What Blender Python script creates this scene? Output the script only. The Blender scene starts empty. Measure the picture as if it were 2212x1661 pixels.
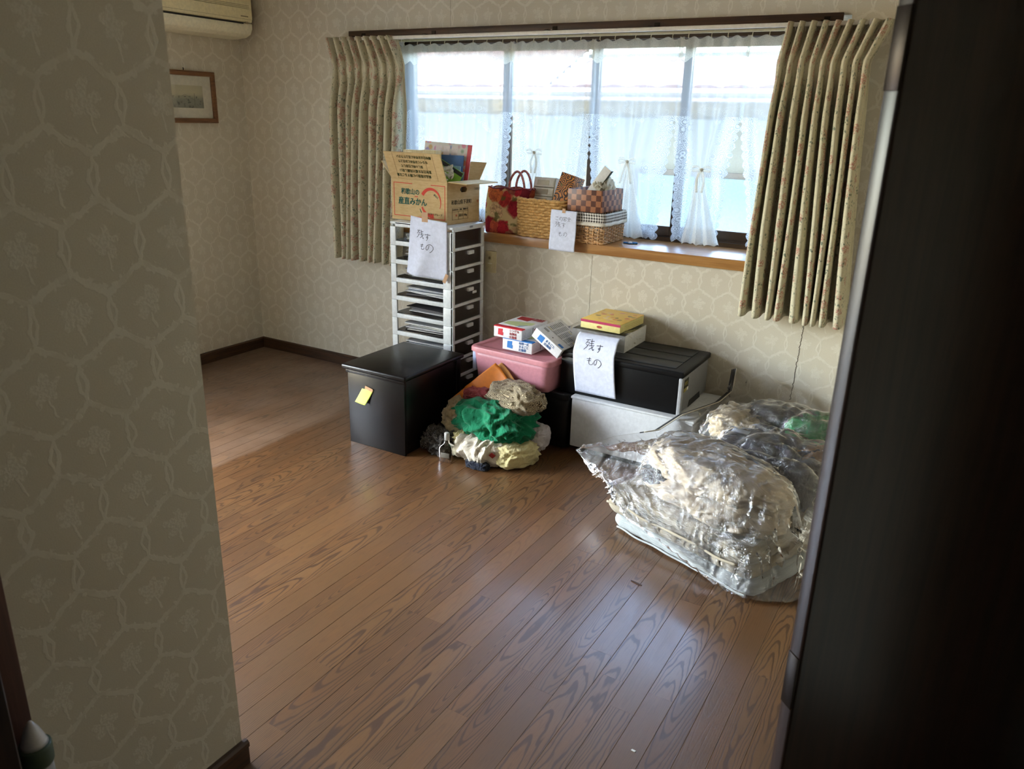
import bpy, bmesh, math, random
import numpy as np
from mathutils import Vector, Matrix, noise as mnoise

random.seed(7); np.random.seed(7)
SC = bpy.context.scene
COL = SC.collection
PI = math.pi

# ------------------------------------------------------------------ camera
CAM = Vector((4.13605, -3.66139, 1.555))
def _cam():
    yaw, pit, rol = math.radians(-30.0915), math.radians(18.8468), math.radians(1.5713)
    f = Vector((math.sin(yaw)*math.cos(pit), math.cos(yaw)*math.cos(pit), -math.sin(pit)))
    r = Vector((math.cos(yaw), -math.sin(yaw), 0)); u = r.cross(f)
    r2 = r*math.cos(rol)+u*math.sin(rol); u2 = -r*math.sin(rol)+u*math.cos(rol)
    m = Matrix((r2, u2, -f)).transposed().to_4x4(); m.translation = CAM
    cd = bpy.data.cameras.new('camera'); cd.sensor_width = 36; cd.sensor_fit = 'HORIZONTAL'
    cd.lens = 1683.45/2212*36; cd.clip_start = 0.02; cd.clip_end = 200
    cd.dof.use_dof = True; cd.dof.focus_distance = 3.9; cd.dof.aperture_fstop = 7.0
    o = bpy.data.objects.new('camera', cd); o.matrix_world = m; COL.objects.link(o); SC.camera = o
_cam()

# ------------------------------------------------------------------ world and exposure
SC.view_settings.view_transform = 'Standard'; SC.view_settings.look = 'None'
SC.view_settings.gamma = 1.0; SC.view_settings.use_curve_mapping = False
SC.view_settings.exposure = 2.85
SC.cycles.max_bounces = 8; SC.cycles.diffuse_bounces = 4; SC.cycles.glossy_bounces = 3; SC.cycles.transparent_max_bounces = 14; SC.cycles.adaptive_threshold = .02
W = bpy.data.worlds.new('sky'); SC.world = W; W.use_nodes = True
_n = W.node_tree.nodes; _n.clear()
_sky = _n.new('ShaderNodeTexSky'); _sky.sky_type = 'NISHITA'; _sky.sun_disc = False
_sky.sun_elevation = math.radians(50); _sky.sun_rotation = math.radians(236); _sky.air_density = 1.0; _sky.dust_density = 2.0
_bg = _n.new('ShaderNodeBackground'); _bg.inputs['Strength'].default_value = 1.0
_wo = _n.new('ShaderNodeOutputWorld')
W.node_tree.links.new(_sky.outputs[0], _bg.inputs[0]); W.node_tree.links.new(_bg.outputs[0], _wo.inputs[0])
def area(name, loc, rot, sx, sy, energy, color, portal=False):
    l = bpy.data.lights.new(name, 'AREA'); l.shape = 'RECTANGLE'; l.size = sx; l.size_y = sy; l.energy = energy; l.color = color
    l.cycles.is_portal = portal
    o = bpy.data.objects.new(name, l); o.location = loc; o.rotation_euler = rot; COL.objects.link(o); return o
# portals only guide the sky's light through the two window openings
area('portal_back', (2.3, 0.47, 1.47), (-PI/2, 0, 0), 2.5, 1.05, 1, (1, 1, 1), True)
area('portal_left', (-0.13, -2.65, 1.10), (0, -PI/2, 0), 2.15, 1.95, 1, (1, 1, 1), True)

# ------------------------------------------------------------------ colour helper
def lin(r, g, b):
    f = lambda c: (c/12.92 if c <= 0.04045 else ((c+0.055)/1.055)**2.4)
    return (f(r/255), f(g/255), f(b/255), 1.0)

# ------------------------------------------------------------------ shader expressions
class X:
    def __init__(s, t, k): s.t, s.k = t, k
    def _b(s, op, o): return s.t.math(op, s, o)
    def __add__(s, o): return s._b('ADD', o)
    __radd__ = __add__
    def __sub__(s, o): return s._b('SUBTRACT', o)
    def __rsub__(s, o): return s.t.math('SUBTRACT', o, s)
    def __mul__(s, o): return s._b('MULTIPLY', o)
    __rmul__ = __mul__
    def __truediv__(s, o): return s._b('DIVIDE', o)
    def __pow__(s, o): return s._b('POWER', o)
    def __neg__(s): return s._b('MULTIPLY', -1.0)
    def lt(s, o): return s._b('LESS_THAN', o)
    def gt(s, o): return s._b('GREATER_THAN', o)
    def mod(s, o): return s._b('FLOORED_MODULO', o)
    def min(s, o): return s._b('MINIMUM', o)
    def max(s, o): return s._b('MAXIMUM', o)
    def abs(s): return s.t.math('ABSOLUTE', s)
    def floor(s): return s.t.math('FLOOR', s)
    def sqrt(s): return s.t.math('SQRT', s)
    def sin(s): return s.t.math('SINE', s)
    def cos(s): return s.t.math('COSINE', s)
    def clamp(s): return s.t.math('ADD', s, 0.0, clamp=True)
class T:
    def __init__(s, name):
        m = bpy.data.materials.new(name); m.use_nodes = True; s.m = m; s.nt = m.node_tree; s.nt.nodes.clear()
        s.out = s.nt.nodes.new('ShaderNodeOutputMaterial')
    def n(s, ty, **kw):
        n = s.nt.nodes.new(ty)
        for k, v in kw.items(): setattr(n, k, v)
        return n
    def put(s, sock, v):
        if isinstance(v, X): s.nt.links.new(v.k, sock)
        elif v is not None:
            if hasattr(sock.default_value, '__len__') and not hasattr(v, '__len__'): v = [v]*len(sock.default_value)
            if hasattr(sock.default_value, '__len__') and len(sock.default_value) == 3 and len(v) == 4: v = v[:3]
            sock.default_value = v
    def math(s, op, a, b=None, clamp=False):
        n = s.n('ShaderNodeMath', operation=op, use_clamp=clamp); s.put(n.inputs[0], a)
        if b is not None: s.put(n.inputs[1], b)
        return X(s, n.outputs[0])
    def coord(s, kind='Object'): return X(s, s.n('ShaderNodeTexCoord').outputs[kind])
    def sep(s, v):
        n = s.n('ShaderNodeSeparateXYZ'); s.put(n.inputs[0], v); return [X(s, n.outputs[i]) for i in range(3)]
    def comb(s, x=0., y=0., z=0.):
        n = s.n('ShaderNodeCombineXYZ'); s.put(n.inputs[0], x); s.put(n.inputs[1], y); s.put(n.inputs[2], z); return X(s, n.outputs[0])
    def rnd(s): return X(s, s.n('ShaderNodeObjectInfo').outputs['Random'])
    def noise(s, v, sc=5., det=2., ro=.5, dist=0., col=False):
        n = s.n('ShaderNodeTexNoise'); s.put(n.inputs['Vector'], v); n.inputs['Scale'].default_value = sc
        n.inputs['Detail'].default_value = det; n.inputs['Roughness'].default_value = ro; n.inputs['Distortion'].default_value = dist
        return X(s, n.outputs['Color' if col else 0])
    def voro(s, v, sc=5., feature='F1', out=0, rand=1.):
        n = s.n('ShaderNodeTexVoronoi', feature=feature); s.put(n.inputs['Vector'], v); n.inputs['Scale'].default_value = sc
        n.inputs['Randomness'].default_value = rand
        return X(s, n.outputs[out])
    def ss(s, v, a, b, c=0., d=1.):
        n = s.n('ShaderNodeMapRange', interpolation_type='SMOOTHSTEP'); s.put(n.inputs[0], v)
        for i, q in enumerate((a, b, c, d)): s.put(n.inputs[i+1], q)
        return X(s, n.outputs[0])
    def mix(s, f, a, b):
        n = s.n('ShaderNodeMix', data_type='RGBA'); s.put(n.inputs[0], f); s.put(n.inputs[6], a); s.put(n.inputs[7], b); return X(s, n.outputs[2])
    def ramp(s, f, stops):
        n = s.n('ShaderNodeValToRGB'); s.put(n.inputs[0], f); e = n.color_ramp.elements
        while len(e) < len(stops): e.new(0.5)
        for i, (p, c) in enumerate(stops): e[i].position = p; e[i].color = c
        return X(s, n.outputs[0])
    def bump(s, h, strength=.3, dist=.01):
        n = s.n('ShaderNodeBump'); n.inputs['Strength'].default_value = strength; n.inputs['Distance'].default_value = dist
        s.put(n.inputs['Height'], h); return X(s, n.outputs[0])
    def bsdf(s, color=(.5, .5, .5, 1), rough=.5, spec=.5, metal=0., normal=None, coat=0., sheen=0., trans=0., sss=0., alpha=None):
        n = s.n('ShaderNodeBsdfPrincipled'); s.put(n.inputs['Base Color'], color); s.put(n.inputs['Roughness'], rough)
        s.put(n.inputs['Specular IOR Level'], spec); s.put(n.inputs['Metallic'], metal)
        if normal is not None: s.put(n.inputs['Normal'], normal)
        if coat: s.put(n.inputs['Coat Weight'], coat); n.inputs['Coat Roughness'].default_value = .12
        if sheen: s.put(n.inputs['Sheen Weight'], sheen)
        if trans: s.put(n.inputs['Transmission Weight'], trans)
        return X(s, n.outputs[0])
    def sh(s, ty, **kw):
        n = s.n(ty)
        for k, v in kw.items(): s.put(n.inputs[k], v)
        return X(s, n.outputs[0])
    def mixsh(s, f, a, b):
        n = s.n('ShaderNodeMixShader'); s.put(n.inputs[0], f); s.nt.links.new(a.k, n.inputs[1]); s.nt.links.new(b.k, n.inputs[2]); return X(s, n.outputs[0])
    def done(s, sh): s.nt.links.new(sh.k, s.out.inputs[0]); return s.m
_mc = {}
def M(name, rgb, rough=.5, spec=.5, metal=0., grain=0., gscale=60., bump=0., bscale=200., coat=0., sheen=0., cvar=0.):
    """plain procedural material: slight colour mottling and fine relief"""
    if name in _mc: return _mc[name]
    t = T(name); c = lin(*rgb); co = t.coord()
    g = max(grain, .06)
    nz = t.noise(co, gscale, 4, .6)
    d = tuple(v*(1-g) for v in c[:3])+(1,); l = tuple(min(1, v*(1+g)) for v in c[:3])+(1,)
    colr = t.mix(t.ss(nz, .3, .7), d, l)
    nor = t.bump(t.noise(co, bscale, 3, .6), bump, .002) if bump else None
    _mc[name] = t.done(t.bsdf(colr, rough, spec, metal, nor, coat, sheen)); return _mc[name]

# ------------------------------------------------------------------ mesh helpers
class MB:
    def __init__(s): s.bm = bmesh.new(); s.uv = None
    def v(s, co): return s.bm.verts.new(co)
    def face(s, pts):
        return s.bm.faces.new([s.bm.verts.new(p) for p in pts])
    def box(s, x0, x1, y0, y1, z0, z1, bev=0., seg=1, mat=None):
        b = bmesh.new()
        vs = [b.verts.new((x, y, z)) for x in (x0, x1) for y in (y0, y1) for z in (z0, z1)]
        for q in ((0, 1, 3, 2), (4, 6, 7, 5), (0, 4, 5, 1), (2, 3, 7, 6), (0, 2, 6, 4), (1, 5, 7, 3)): b.faces.new([vs[i] for i in q])
        if bev: bmesh.ops.bevel(b, geom=list(b.edges), offset=bev, segments=seg, profile=.5, affect='EDGES')
        s.add(b, mat); return s
    def add(s, b, mat=None):
        if mat is not None: bmesh.ops.transform(b, matrix=mat, verts=b.verts)
        bmesh.ops.recalc_face_normals(b, faces=b.faces)
        me = bpy.data.meshes.new('t'); b.to_mesh(me); b.free(); s.bm.from_mesh(me); bpy.data.meshes.remove(me)
    def prism(s, poly, z0, z1, mat=None, bev=0.):
        """poly: list of (x,y), extruded z0..z1 (mat maps the result)"""
        b = bmesh.new(); a = [b.verts.new((x, y, z0)) for x, y in poly]; c = [b.verts.new((x, y, z1)) for x, y in poly]; n = len(poly)
        b.faces.new(a[::-1]); b.faces.new(c)
        for i in range(n): b.faces.new((a[i], a[(i+1) % n], c[(i+1) % n], c[i]))
        if bev: bmesh.ops.bevel(b, geom=list(b.edges), offset=bev, segments=2, profile=.5, affect='EDGES')
        s.add(b, mat); return s
    def tube(s, pts, r, n=8, closed=False, cap=True, mat=None):
        pts = [Vector(p) for p in pts]; b = bmesh.new(); rings = []; m = len(pts)
        rr = r if hasattr(r, '__len__') else [r]*m
        ref = None
        for i, p in enumerate(pts):
            if closed: d = pts[(i+1) % m]-pts[i-1]
            else: d = pts[min(i+1, m-1)]-pts[max(i-1, 0)]
            if d.length < 1e-9: d = Vector((0, 0, 1))
            d.normalize()
            if ref is None: ref = Vector((0, 0, 1)) if abs(d.z) < .9 else Vector((1, 0, 0))
            a = (ref-d*ref.dot(d))
            if a.length < 1e-6: a = d.orthogonal()
            a.normalize(); ref = a; c = d.cross(a)
            rings.append([b.verts.new(p+(a*math.cos(2*PI*k/n)+c*math.sin(2*PI*k/n))*rr[i]) for k in range(n)])
        for i in range(m if closed else m-1):
            A, B = rings[i], rings[(i+1) % m]
            for k in range(n): b.faces.new((A[k], A[(k+1) % n], B[(k+1) % n], B[k]))
        if cap and not closed: b.faces.new(rings[0][::-1]); b.faces.new(rings[-1])
        s.add(b, mat); return s
    def lathe(s, prof, n=16, mat=None):
        b = bmesh.new(); rings = []
        for r, z in prof:
            rings.append([b.verts.new((r*math.cos(2*PI*k/n), r*math.sin(2*PI*k/n), z)) for k in range(n)])
        for A, B in zip(rings, rings[1:]):
            for k in range(n): b.faces.new((A[k], A[(k+1) % n], B[(k+1) % n], B[k]))
        b.faces.new(rings[0][::-1]); b.faces.new(rings[-1])
        bmesh.ops.remove_doubles(b, verts=b.verts, dist=1e-6)
        s.add(b, mat); return s
    def build(s, name, mat, parent=None, smooth=False, loc=None, rot=None, thick=0., subd=0, autos=None):
        me = bpy.data.meshes.new(name); s.bm.to_mesh(me); s.bm.free()
        return link(name, me, mat, parent, smooth, loc, rot, thick, subd, autos)
def link(name, me, mat, parent=None, smooth=False, loc=None, rot=None, thick=0., subd=0, autos=None):
    o = bpy.data.objects.new(name, me); COL.objects.link(o)
    if mat is not None: me.materials.append(mat)
    if parent is not None: o.parent = parent
    if loc is not None: o.location = loc
    if rot is not None: o.rotation_euler = rot
    if smooth:
        for p in me.polygons: p.use_smooth = True
    if autos is not None:
        for p in me.polygons: p.use_smooth = True
        me.set_sharp_from_angle(angle=math.radians(autos))
    if thick:
        md = o.modifiers.new('s', 'SOLIDIFY'); md.thickness = thick; md.offset = 0
    if subd:
        md = o.modifiers.new('u', 'SUBSURF'); md.levels = subd; md.render_levels = subd
    return o
def grid(name, P, mat, parent=None, UV=None, thick=0., smooth=True, subd=0, mask=None):
    """P: (n,m,3) array of points -> a sheet with uv"""
    n, m = P.shape[:2]
    idx = np.arange(n*m).reshape(n, m)
    q = np.stack([idx[:-1, :-1], idx[1:, :-1], idx[1:, 1:], idx[:-1, 1:]], -1)
    if mask is not None: q = q[mask]
    q = q.reshape(-1, 4)
    me = bpy.data.meshes.new(name); me.from_pydata(P.reshape(-1, 3).tolist(), [], q.tolist()); me.update()
    ul = me.uv_layers.new(name='uv')
    if UV is None:
        a, b = np.meshgrid(np.linspace(0, 1, n), np.linspace(0, 1, m), indexing='ij'); UV = np.stack([a, b], -1)
    li = np.zeros(len(me.loops), dtype=np.int32); me.loops.foreach_get('vertex_index', li)
    ul.data.foreach_set('uv', UV.reshape(-1, 2)[li].astype(np.float32).ravel())
    if mask is not None:
        b = bmesh.new(); b.from_mesh(me); bmesh.ops.delete(b, geom=[v for v in b.verts if not v.link_faces], context='VERTS'); b.to_mesh(me); b.free()
    return link(name, me, mat, parent, smooth, thick=thick, subd=subd)
def thing(name, loc, label, cat, rz=0., group=None, rot=None):
    o = bpy.data.objects.new(name, None); o.empty_display_size = .05; COL.objects.link(o); o.location = loc
    o.rotation_euler = rot if rot else (0, 0, rz); o['label'] = label; o['category'] = cat
    if group: o['group'] = group
    return o
def tag(o, label, cat, group=None):
    o['label'] = label; o['category'] = cat
    if group: o['group'] = group
    return o
def struct(o): o['kind'] = 'structure'; return o
def boxo(name, mat, dims, parent=None, bev=.002, seg=2, loc=None, rot=None):
    """rounded box part; dims = x0,x1,y0,y1,z0,z1"""
    return MB().box(*dims, bev=bev, seg=seg).build(name, mat, parent, loc=loc, rot=rot, autos=40)
def text(body, size, mat, parent, loc, rot, name='lettering', ext=.0004, align='LEFT', sx=1., bold=0., sp=1.):
    c = bpy.data.curves.new('t', 'FONT'); c.body = body; c.size = size; c.extrude = ext; c.align_x = align; c.align_y = 'CENTER'
    c.resolution_u = 3; c.offset = bold; c.space_line = sp
    o = bpy.data.objects.new('t', c); COL.objects.link(o)
    dg = bpy.context.evaluated_depsgraph_get(); me = bpy.data.meshes.new_from_object(o.evaluated_get(dg))
    bpy.data.objects.remove(o); bpy.data.curves.remove(c)
    if sx != 1:
        for v in me.vertices: v.co.x *= sx
    me.materials.clear()
    return link(name, me, mat, parent, loc=loc, rot=rot)
def stroke(pts, w, mat, parent, name='ink_stroke', z=.0003):
    """a flat pen stroke along 2-D points in the local xz plane (y = -z offset)"""
    q = []
    P_ = [Vector((p[0], p[1])) for p in pts]
    L = []; Rr = []
    for i, p in enumerate(P_):
        d = P_[min(i+1, len(P_)-1)]-P_[max(i-1, 0)]
        d = d.normalized() if d.length > 0 else Vector((1, 0)); nrm = Vector((-d.y, d.x))*w/2
        L.append(p+nrm); Rr.append(p-nrm)
    vs = []; fs = []
    for a, b in zip(L, Rr): vs += [(a.x, -z, a.y), (b.x, -z, b.y)]
    for i in range(len(P_)-1): fs.append((2*i, 2*i+1, 2*i+3, 2*i+2))
    return vs, fs
def fbm(x, y, z=0., o=4, s=1.):
    v = 0; a = .5
    for i in range(o): v += a*mnoise.noise(Vector((x*s, y*s, z+7*i))); s *= 2; a *= .5
    return v
def spline(pts, n=8):
    """Catmull-Rom through 2-D/3-D points"""
    P_ = [np.array(p, float) for p in pts]; P_ = [2*P_[0]-P_[1]]+P_+[2*P_[-1]-P_[-2]]; out = []
    for i in range(1, len(P_)-2):
        a, b, c, d = P_[i-1:i+3]
        for k in range(n):
            t = k/n; out.append(.5*((2*b)+(-a+c)*t+(2*a-5*b+4*c-d)*t*t+(-a+3*b-3*c+d)*t**3))
    out.append(P_[-2]); return out
# ================================================================== materials of the room
def wallpaper(name, ax):
    t = T(name); x, y, z = t.sep(t.coord()); u = (x, y)[ax]
    nz = t.noise(t.coord(), 55, 2, .5, 0, True); n0, n1, n2 = t.sep(nz)
    big0, big1, _b = t.sep(t.noise(t.coord(), 13, 2, .5, 0, True))
    u = u+(n0-.5)*.012+(big0-.5)*.022; w = z+(n1-.5)*.012+(big1-.5)*.022
    pw, ph = .145, .24
    fold = lambda a, p: a.mod(p)-p/2
    ax_, ay_ = fold(u, pw), fold(w, ph); bx_, by_ = fold(u+pw/2, pw), fold(w+ph/2, ph)
    sel = (ax_*ax_+ay_*ay_*.9).lt(bx_*bx_+by_*by_*.9)
    px = bx_+(ax_-bx_)*sel; py = by_+(ay_-by_)*sel
    qx, qy = px.abs(), py.abs()
    L = math.hypot(pw/2, ph/2); nx_, ny_ = pw/2/L, ph/2/L
    dV = pw/2-qx; dS = L/2-(qx*nx_+qy*ny_)
    wob = t.ss(t.noise(t.coord(), 26, 2), .32, .6, .45, 1.1)
    thorn = t.ss(t.noise(t.coord(), 70, 1), .56, .62)*t.ss(dS.abs(), .008, .013, 1, 0)
    slant = t.ss(dS, .0045, .0065, 1, 0)*wob
    link_ = t.ss((dV-.008*t.ss(qy, .0, .036, 1, 0)).abs(), .0025, .0042, 1, 0)*qy.lt(.040)
    # leaf: five ragged lobes on a little stalk
    lx, ly = px-.004, py-.006
    r = (lx*lx+ly*ly).sqrt(); th = t.math('ARCTAN2', ly, lx)
    lobes = (th*2.5+.8).sin().abs()*.016+.014+(n2-.5)*.040
    leaf = (r-lobes); leafm = t.ss(leaf, -.002, .003, 1, 0)
    vein = t.ss(t.noise(t.coord(), 190, 2), .42, .58, .35, 1)
    stalk = t.ss((lx+.006+ly*.35+(ly*90).sin()*.002).abs(), .0012, .0024, 1, 0)*ly.lt(-.018)*ly.gt(-.055)
    mask = slant.max(link_).max(thorn).max(leafm*vein).max(stalk).clamp()
    weave = t.noise(t.coord(), 420, 2)
    stain = t.noise(t.coord(), 1.1, 3)
    base = t.mix(t.ss(stain, .35, .7), lin(205, 197, 178), lin(197, 186, 165))
    base = t.mix(t.ss(weave, .3, .7, 0, .25), base, lin(176, 160, 134))
    c = t.mix(mask*.37, base, lin(228, 222, 206))
    nor = t.bump(mask*.7+weave*.35, .35, .0016)
    return t.done(t.bsdf(c, .72-mask*.30, .45, normal=nor))
PAPER_X = wallpaper('wallpaper_x', 0); PAPER_Y = wallpaper('wallpaper_y', 1)

def wood_planks():
    t = T('oak_floor'); x, y, z = t.sep(t.coord()); R = t.rnd()
    r2 = (R*91.7).mod(1.); r3 = (R*517.3).mod(1.); r4 = (R*1831.1).mod(1.)
    off = t.comb(R*37., r2*53., 0.)
    def addv(a, b):
        n = t.n('ShaderNodeVectorMath', operation='ADD'); t.put(n.inputs[0], a); t.put(n.inputs[1], b); return X(t, n.outputs[0])
    v = addv(t.comb(x*1., y*.22, 0.), off)
    warp = t.noise(v, 9., 3, .55); warp2 = t.noise(v, 34., 2, .5)
    # distance to a slightly tilted log axis gives straight grain or cathedral arches
    hx = x-(r2-.5)*.03; hy = .020+r3*.07+(y*(r4-.5)*.16)
    d = (hx*hx*1.4+hy*hy).sqrt()+(warp-.5)*.030+(warp2-.5)*.006
    ring = (d*(820.+r2*700.)).sin()
    line = t.ss(ring, .30, .97)
    pores = t.noise(addv(t.comb(x*1., y*.035, 0.), off), 420., 3, .6)
    pore = t.ss(pores, .50, .68)
    fig = r3.gt(.22)
    tone = t.noise(addv(t.comb(x, y*.3, 0.), off), 12., 2)
    base = t.mix(R, lin(102, 71, 43), lin(88, 60, 36))
    base = t.mix(r4*.55, base, lin(119, 86, 52))
    base = t.mix(t.ss(tone, .3, .75, 0, .35), base, lin(116, 74, 40))
    c = t.mix(line*(fig*.62+.16), base, lin(58, 35, 20))
    c = t.mix(pore*.42, c, lin(72, 45, 26))
    # the strip of floor along the left wall is blotchily paler and rougher
    gx, gy, gz = t.sep(X(t, t.n('ShaderNodeNewGeometry').outputs['Position']))
    bx = gx-1.33-(t.noise(t.comb(gx, gy, 0), 5., 2)-.5)*.05
    pale_strip = t.ss(bx, -.03, .02, 1, 0)
    blot = t.ss(t.noise(t.comb(gx, gy, 0), 4.5, 4, .6), .25, .75, .25, 1)
    c = t.mix(pale_strip*blot*.42, c, lin(160, 136, 116))
    scuff = t.noise(t.comb(gx, gy, 0), 3., 4, .65)
    rough = scuff*.10+.27+line*.05+pale_strip*.12
    nor = t.bump(-line, .10, .0008)
    return t.done(t.bsdf(c, rough, .75, normal=nor, coat=.2))
OAK = wood_planks()

def wood(name, rgb, dark, scale=1., rough=.4, axis=0, spec=.5):
    t = T(name); x, y, z = t.sep(t.coord()); a = [x, y, z]; a[axis] = a[axis]*.06
    v = t.comb(*a)
    g = t.noise(v, 60*scale, 4, .6, .6); g2 = t.noise(v, 260*scale, 2)
    c = t.mix(t.ss(g, .35, .7), lin(*rgb), lin(*dark)); c = t.mix(t.ss(g2, .5, .7, 0, .35), c, lin(*dark))
    return t.done(t.bsdf(c, rough, spec, normal=t.bump(g, .1, .001)))
DARKTRIM = wood('dark_trim', (74, 47, 24), (48, 30, 16), 1, .45, 0)
DARKTRIM_Y = wood('dark_trim_y', (74, 47, 24), (48, 30, 16), 1, .45, 1)
SILLWOOD = wood('sill_wood', (176, 128, 74), (150, 103, 56), .8, .28, 0)
DOORWOOD = wood('door_wood', (46, 29, 22), (26, 16, 12), .8, .35, 2)
GAPDARK = M('gap_dark', (28, 17, 10), .8)
CEIL = M('ceiling_paper', (214, 208, 196), .9, .2, bump=.2)
PLASTER = M('hall_paper', (150, 138, 116), .9, .2, bump=.2)
ALU = M('bronze_aluminium', (84, 66, 50), .38, .5, .35)

# ================================================================== room shell
X1, YF, ZC = 4.60, -4.6, 2.42           # right wall, hall end, ceiling
def wallbox(name, mat, *d): return struct(MB().box(*d).build(name, mat))
# back wall with the bay window opening
BX0, BX1, BZ0, BZ1, BY = 1.02, 3.55, 0.961, 1.985, 0.36
mb = MB()
mb.box(-.12, BX0, 0, .1, 0, ZC); mb.box(BX1, X1+.12, 0, .1, 0, ZC)
mb.box(BX0, BX1, 0, .1, 0, BZ0-.05); mb.box(BX0, BX1, 0, .1, BZ1, ZC)
wb = struct(mb.build('wall_back', PAPER_X))
# left wall with its own window (out of view) that lights the room from the side
LY0, LY1, LZ0, LZ1 = -3.60, -1.70, .05, 2.15
mb = MB()
mb.box(-.12, 0, LY1, .1, 0, ZC); mb.box(-.12, 0, YF, LY0, 0, ZC)
mb.box(-.12, 0, LY0, LY1, 0, LZ0); mb.box(-.12, 0, LY0, LY1, LZ1, ZC)
struct(mb.build('wall_left', PAPER_Y))
wallbox('wall_right', PAPER_Y, X1, X1+.12, YF, .1, 0, ZC)
# the near partition between this room and the entrance passage
wallbox('wall_partition', PAPER_Y, 2.62, 2.80, YF, -2.65, 0, ZC)
wallbox('wall_front', PAPER_X, -.12, X1+.12, YF-.1, YF, 0, ZC)
struct(MB().box(-.12, X1+.12, YF-.1, .1, ZC, ZC+.1).build('ceiling', CEIL))
# wallpaper seams and the crack in the paper to the right of the window
mb = MB(); mb.tube([(1.585, -.0004, z) for z in (2.0, 2.4)], .0006, 4); mb.tube([(2.47, -.0004, .90), (2.47, -.0004, .45)], .0006, 4)
mb.build('paper_seam', M('seam', (120, 108, 88), .9), wb)
random.seed(3); pts = []
zz = .74
while zz > .33: pts.append((3.545-(.74-zz)*.03+random.uniform(-.003, .003), -.0006, zz)); zz -= .006
MB().tube(pts, .0011, 4).build('paper_crack', M('crack', (58, 50, 42), .9), wb)

# ------------------------------------------------------------------ floor of separate oak planks
fl = struct(MB().box(-.12, X1+.12, YF-.1, .1, -.06, -.0045).build('floor', GAPDARK))
PWID = .07575; random.seed(11)
_pm = {}
def plank_mesh(L):
    k = round(L, 3)
    if k in _pm: return _pm[k]
    g, b = .0003, .0008; w = PWID
    b_ = bmesh.new(); pr = [(-w/2+g, -.004), (-w/2+g, -b), (-w/2+g+b, 0), (w/2-g-b, 0), (w/2-g, -b), (w/2-g, -.004)]
    e = .00015
    A = [b_.verts.new((x, e, z)) for x, z in pr]; B = [b_.verts.new((x, L-e, z)) for x, z in pr]
    for i in range(5): b_.faces.new((A[i], A[i+1], B[i+1], B[i]))
    b_.faces.new(A[::-1]); b_.faces.new(B); bmesh.ops.recalc_face_normals(b_, faces=b_.faces)
    me = bpy.data.meshes.new('plank'); b_.to_mesh(me); b_.free(); me.materials.append(OAK); _pm[k] = me; return me
LENS = [.455, .606, .758, .909, 1.21]
far_rows = MB()
for i in range(int((X1)/PWID)+1):
    x = PWID*(i+.5)+.012
    if x > X1: break
    y = 0.; first = True
    while y > YF:
        L = random.choice(LENS)
        if first: L *= random.uniform(.35, 1.); L = round(L/.05)*.05+.05; first = False
        # seen planks are objects of their own; the few behind the camera or the partition are one part
        if x < 2.75 and y-L < -2.68 or y-L < -3.05:
            L2 = min(L, y-YF)
            far_rows.box(x-PWID/2+.0006, x+PWID/2-.0006, max(y-L, YF), y, -.004, 0)
        else:
            o = bpy.data.objects.new('plank', plank_mesh(L)); COL.objects.link(o); o.parent = fl; o.location = (x, y-L, 0)
        y -= L
far_rows.build('plank_field', OAK, fl)['kind'] = 'stuff'

# ------------------------------------------------------------------ baseboards
def baseboard(name, pts, mat, prof=((0, 0), (.012, 0), (.012, .052), (.016, .054), (.016, .066), (.010, .072), (0, .072))):
    """profile (out, z) swept along a straight run p0->p1 with outward normal n"""
    p0, p1, nrm = pts; mb = MB(); A = []; B = []
    for o_, z in prof:
        A.append(mb.v((p0[0]+nrm[0]*o_, p0[1]+nrm[1]*o_, z))); B.append(mb.v((p1[0]+nrm[0]*o_, p1[1]+nrm[1]*o_, z)))
    n = len(prof)
    for i in range(n): mb.bm.faces.new((A[i], A[(i+1) % n], B[(i+1) % n], B[i]))
    mb.bm.faces.new(A); mb.bm.faces.new(B[::-1]); bmesh.ops.recalc_face_normals(mb.bm, faces=mb.bm.faces)
    return struct(mb.build(name, mat))
baseboard('baseboard_back', ((0, 0), (X1, 0), (0, -1)), DARKTRIM)
baseboard('baseboard_left', ((0, 0), (0, -1.70), (1, 0)), DARKTRIM_Y)
baseboard('baseboard_front', ((2.80, -2.64), (2.80, -3.08), (1, 0)), DARKTRIM_Y)
baseboard('baseboard_right', ((X1, 0), (X1, YF), (-1, 0)), DARKTRIM_Y)

# ------------------------------------------------------------------ bay window
t = T('window_glass')
fr = t.n('ShaderNodeFresnel'); fr.inputs[0].default_value = 1.45
GLASS = t.done(t.mixsh(X(t, fr.outputs[0])*.8, t.sh('ShaderNodeBsdfTransparent', Color=(.95, .98, .98, 1)), t.sh('ShaderNodeBsdfGlossy', Roughness=.01)))
sill = struct(MB().box(BX0-.06, BX1+.06, -.022, BY+.02, BZ0-.05, BZ0, bev=.003, seg=2).build('trim_1', SILLWOOD, autos=40))
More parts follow.
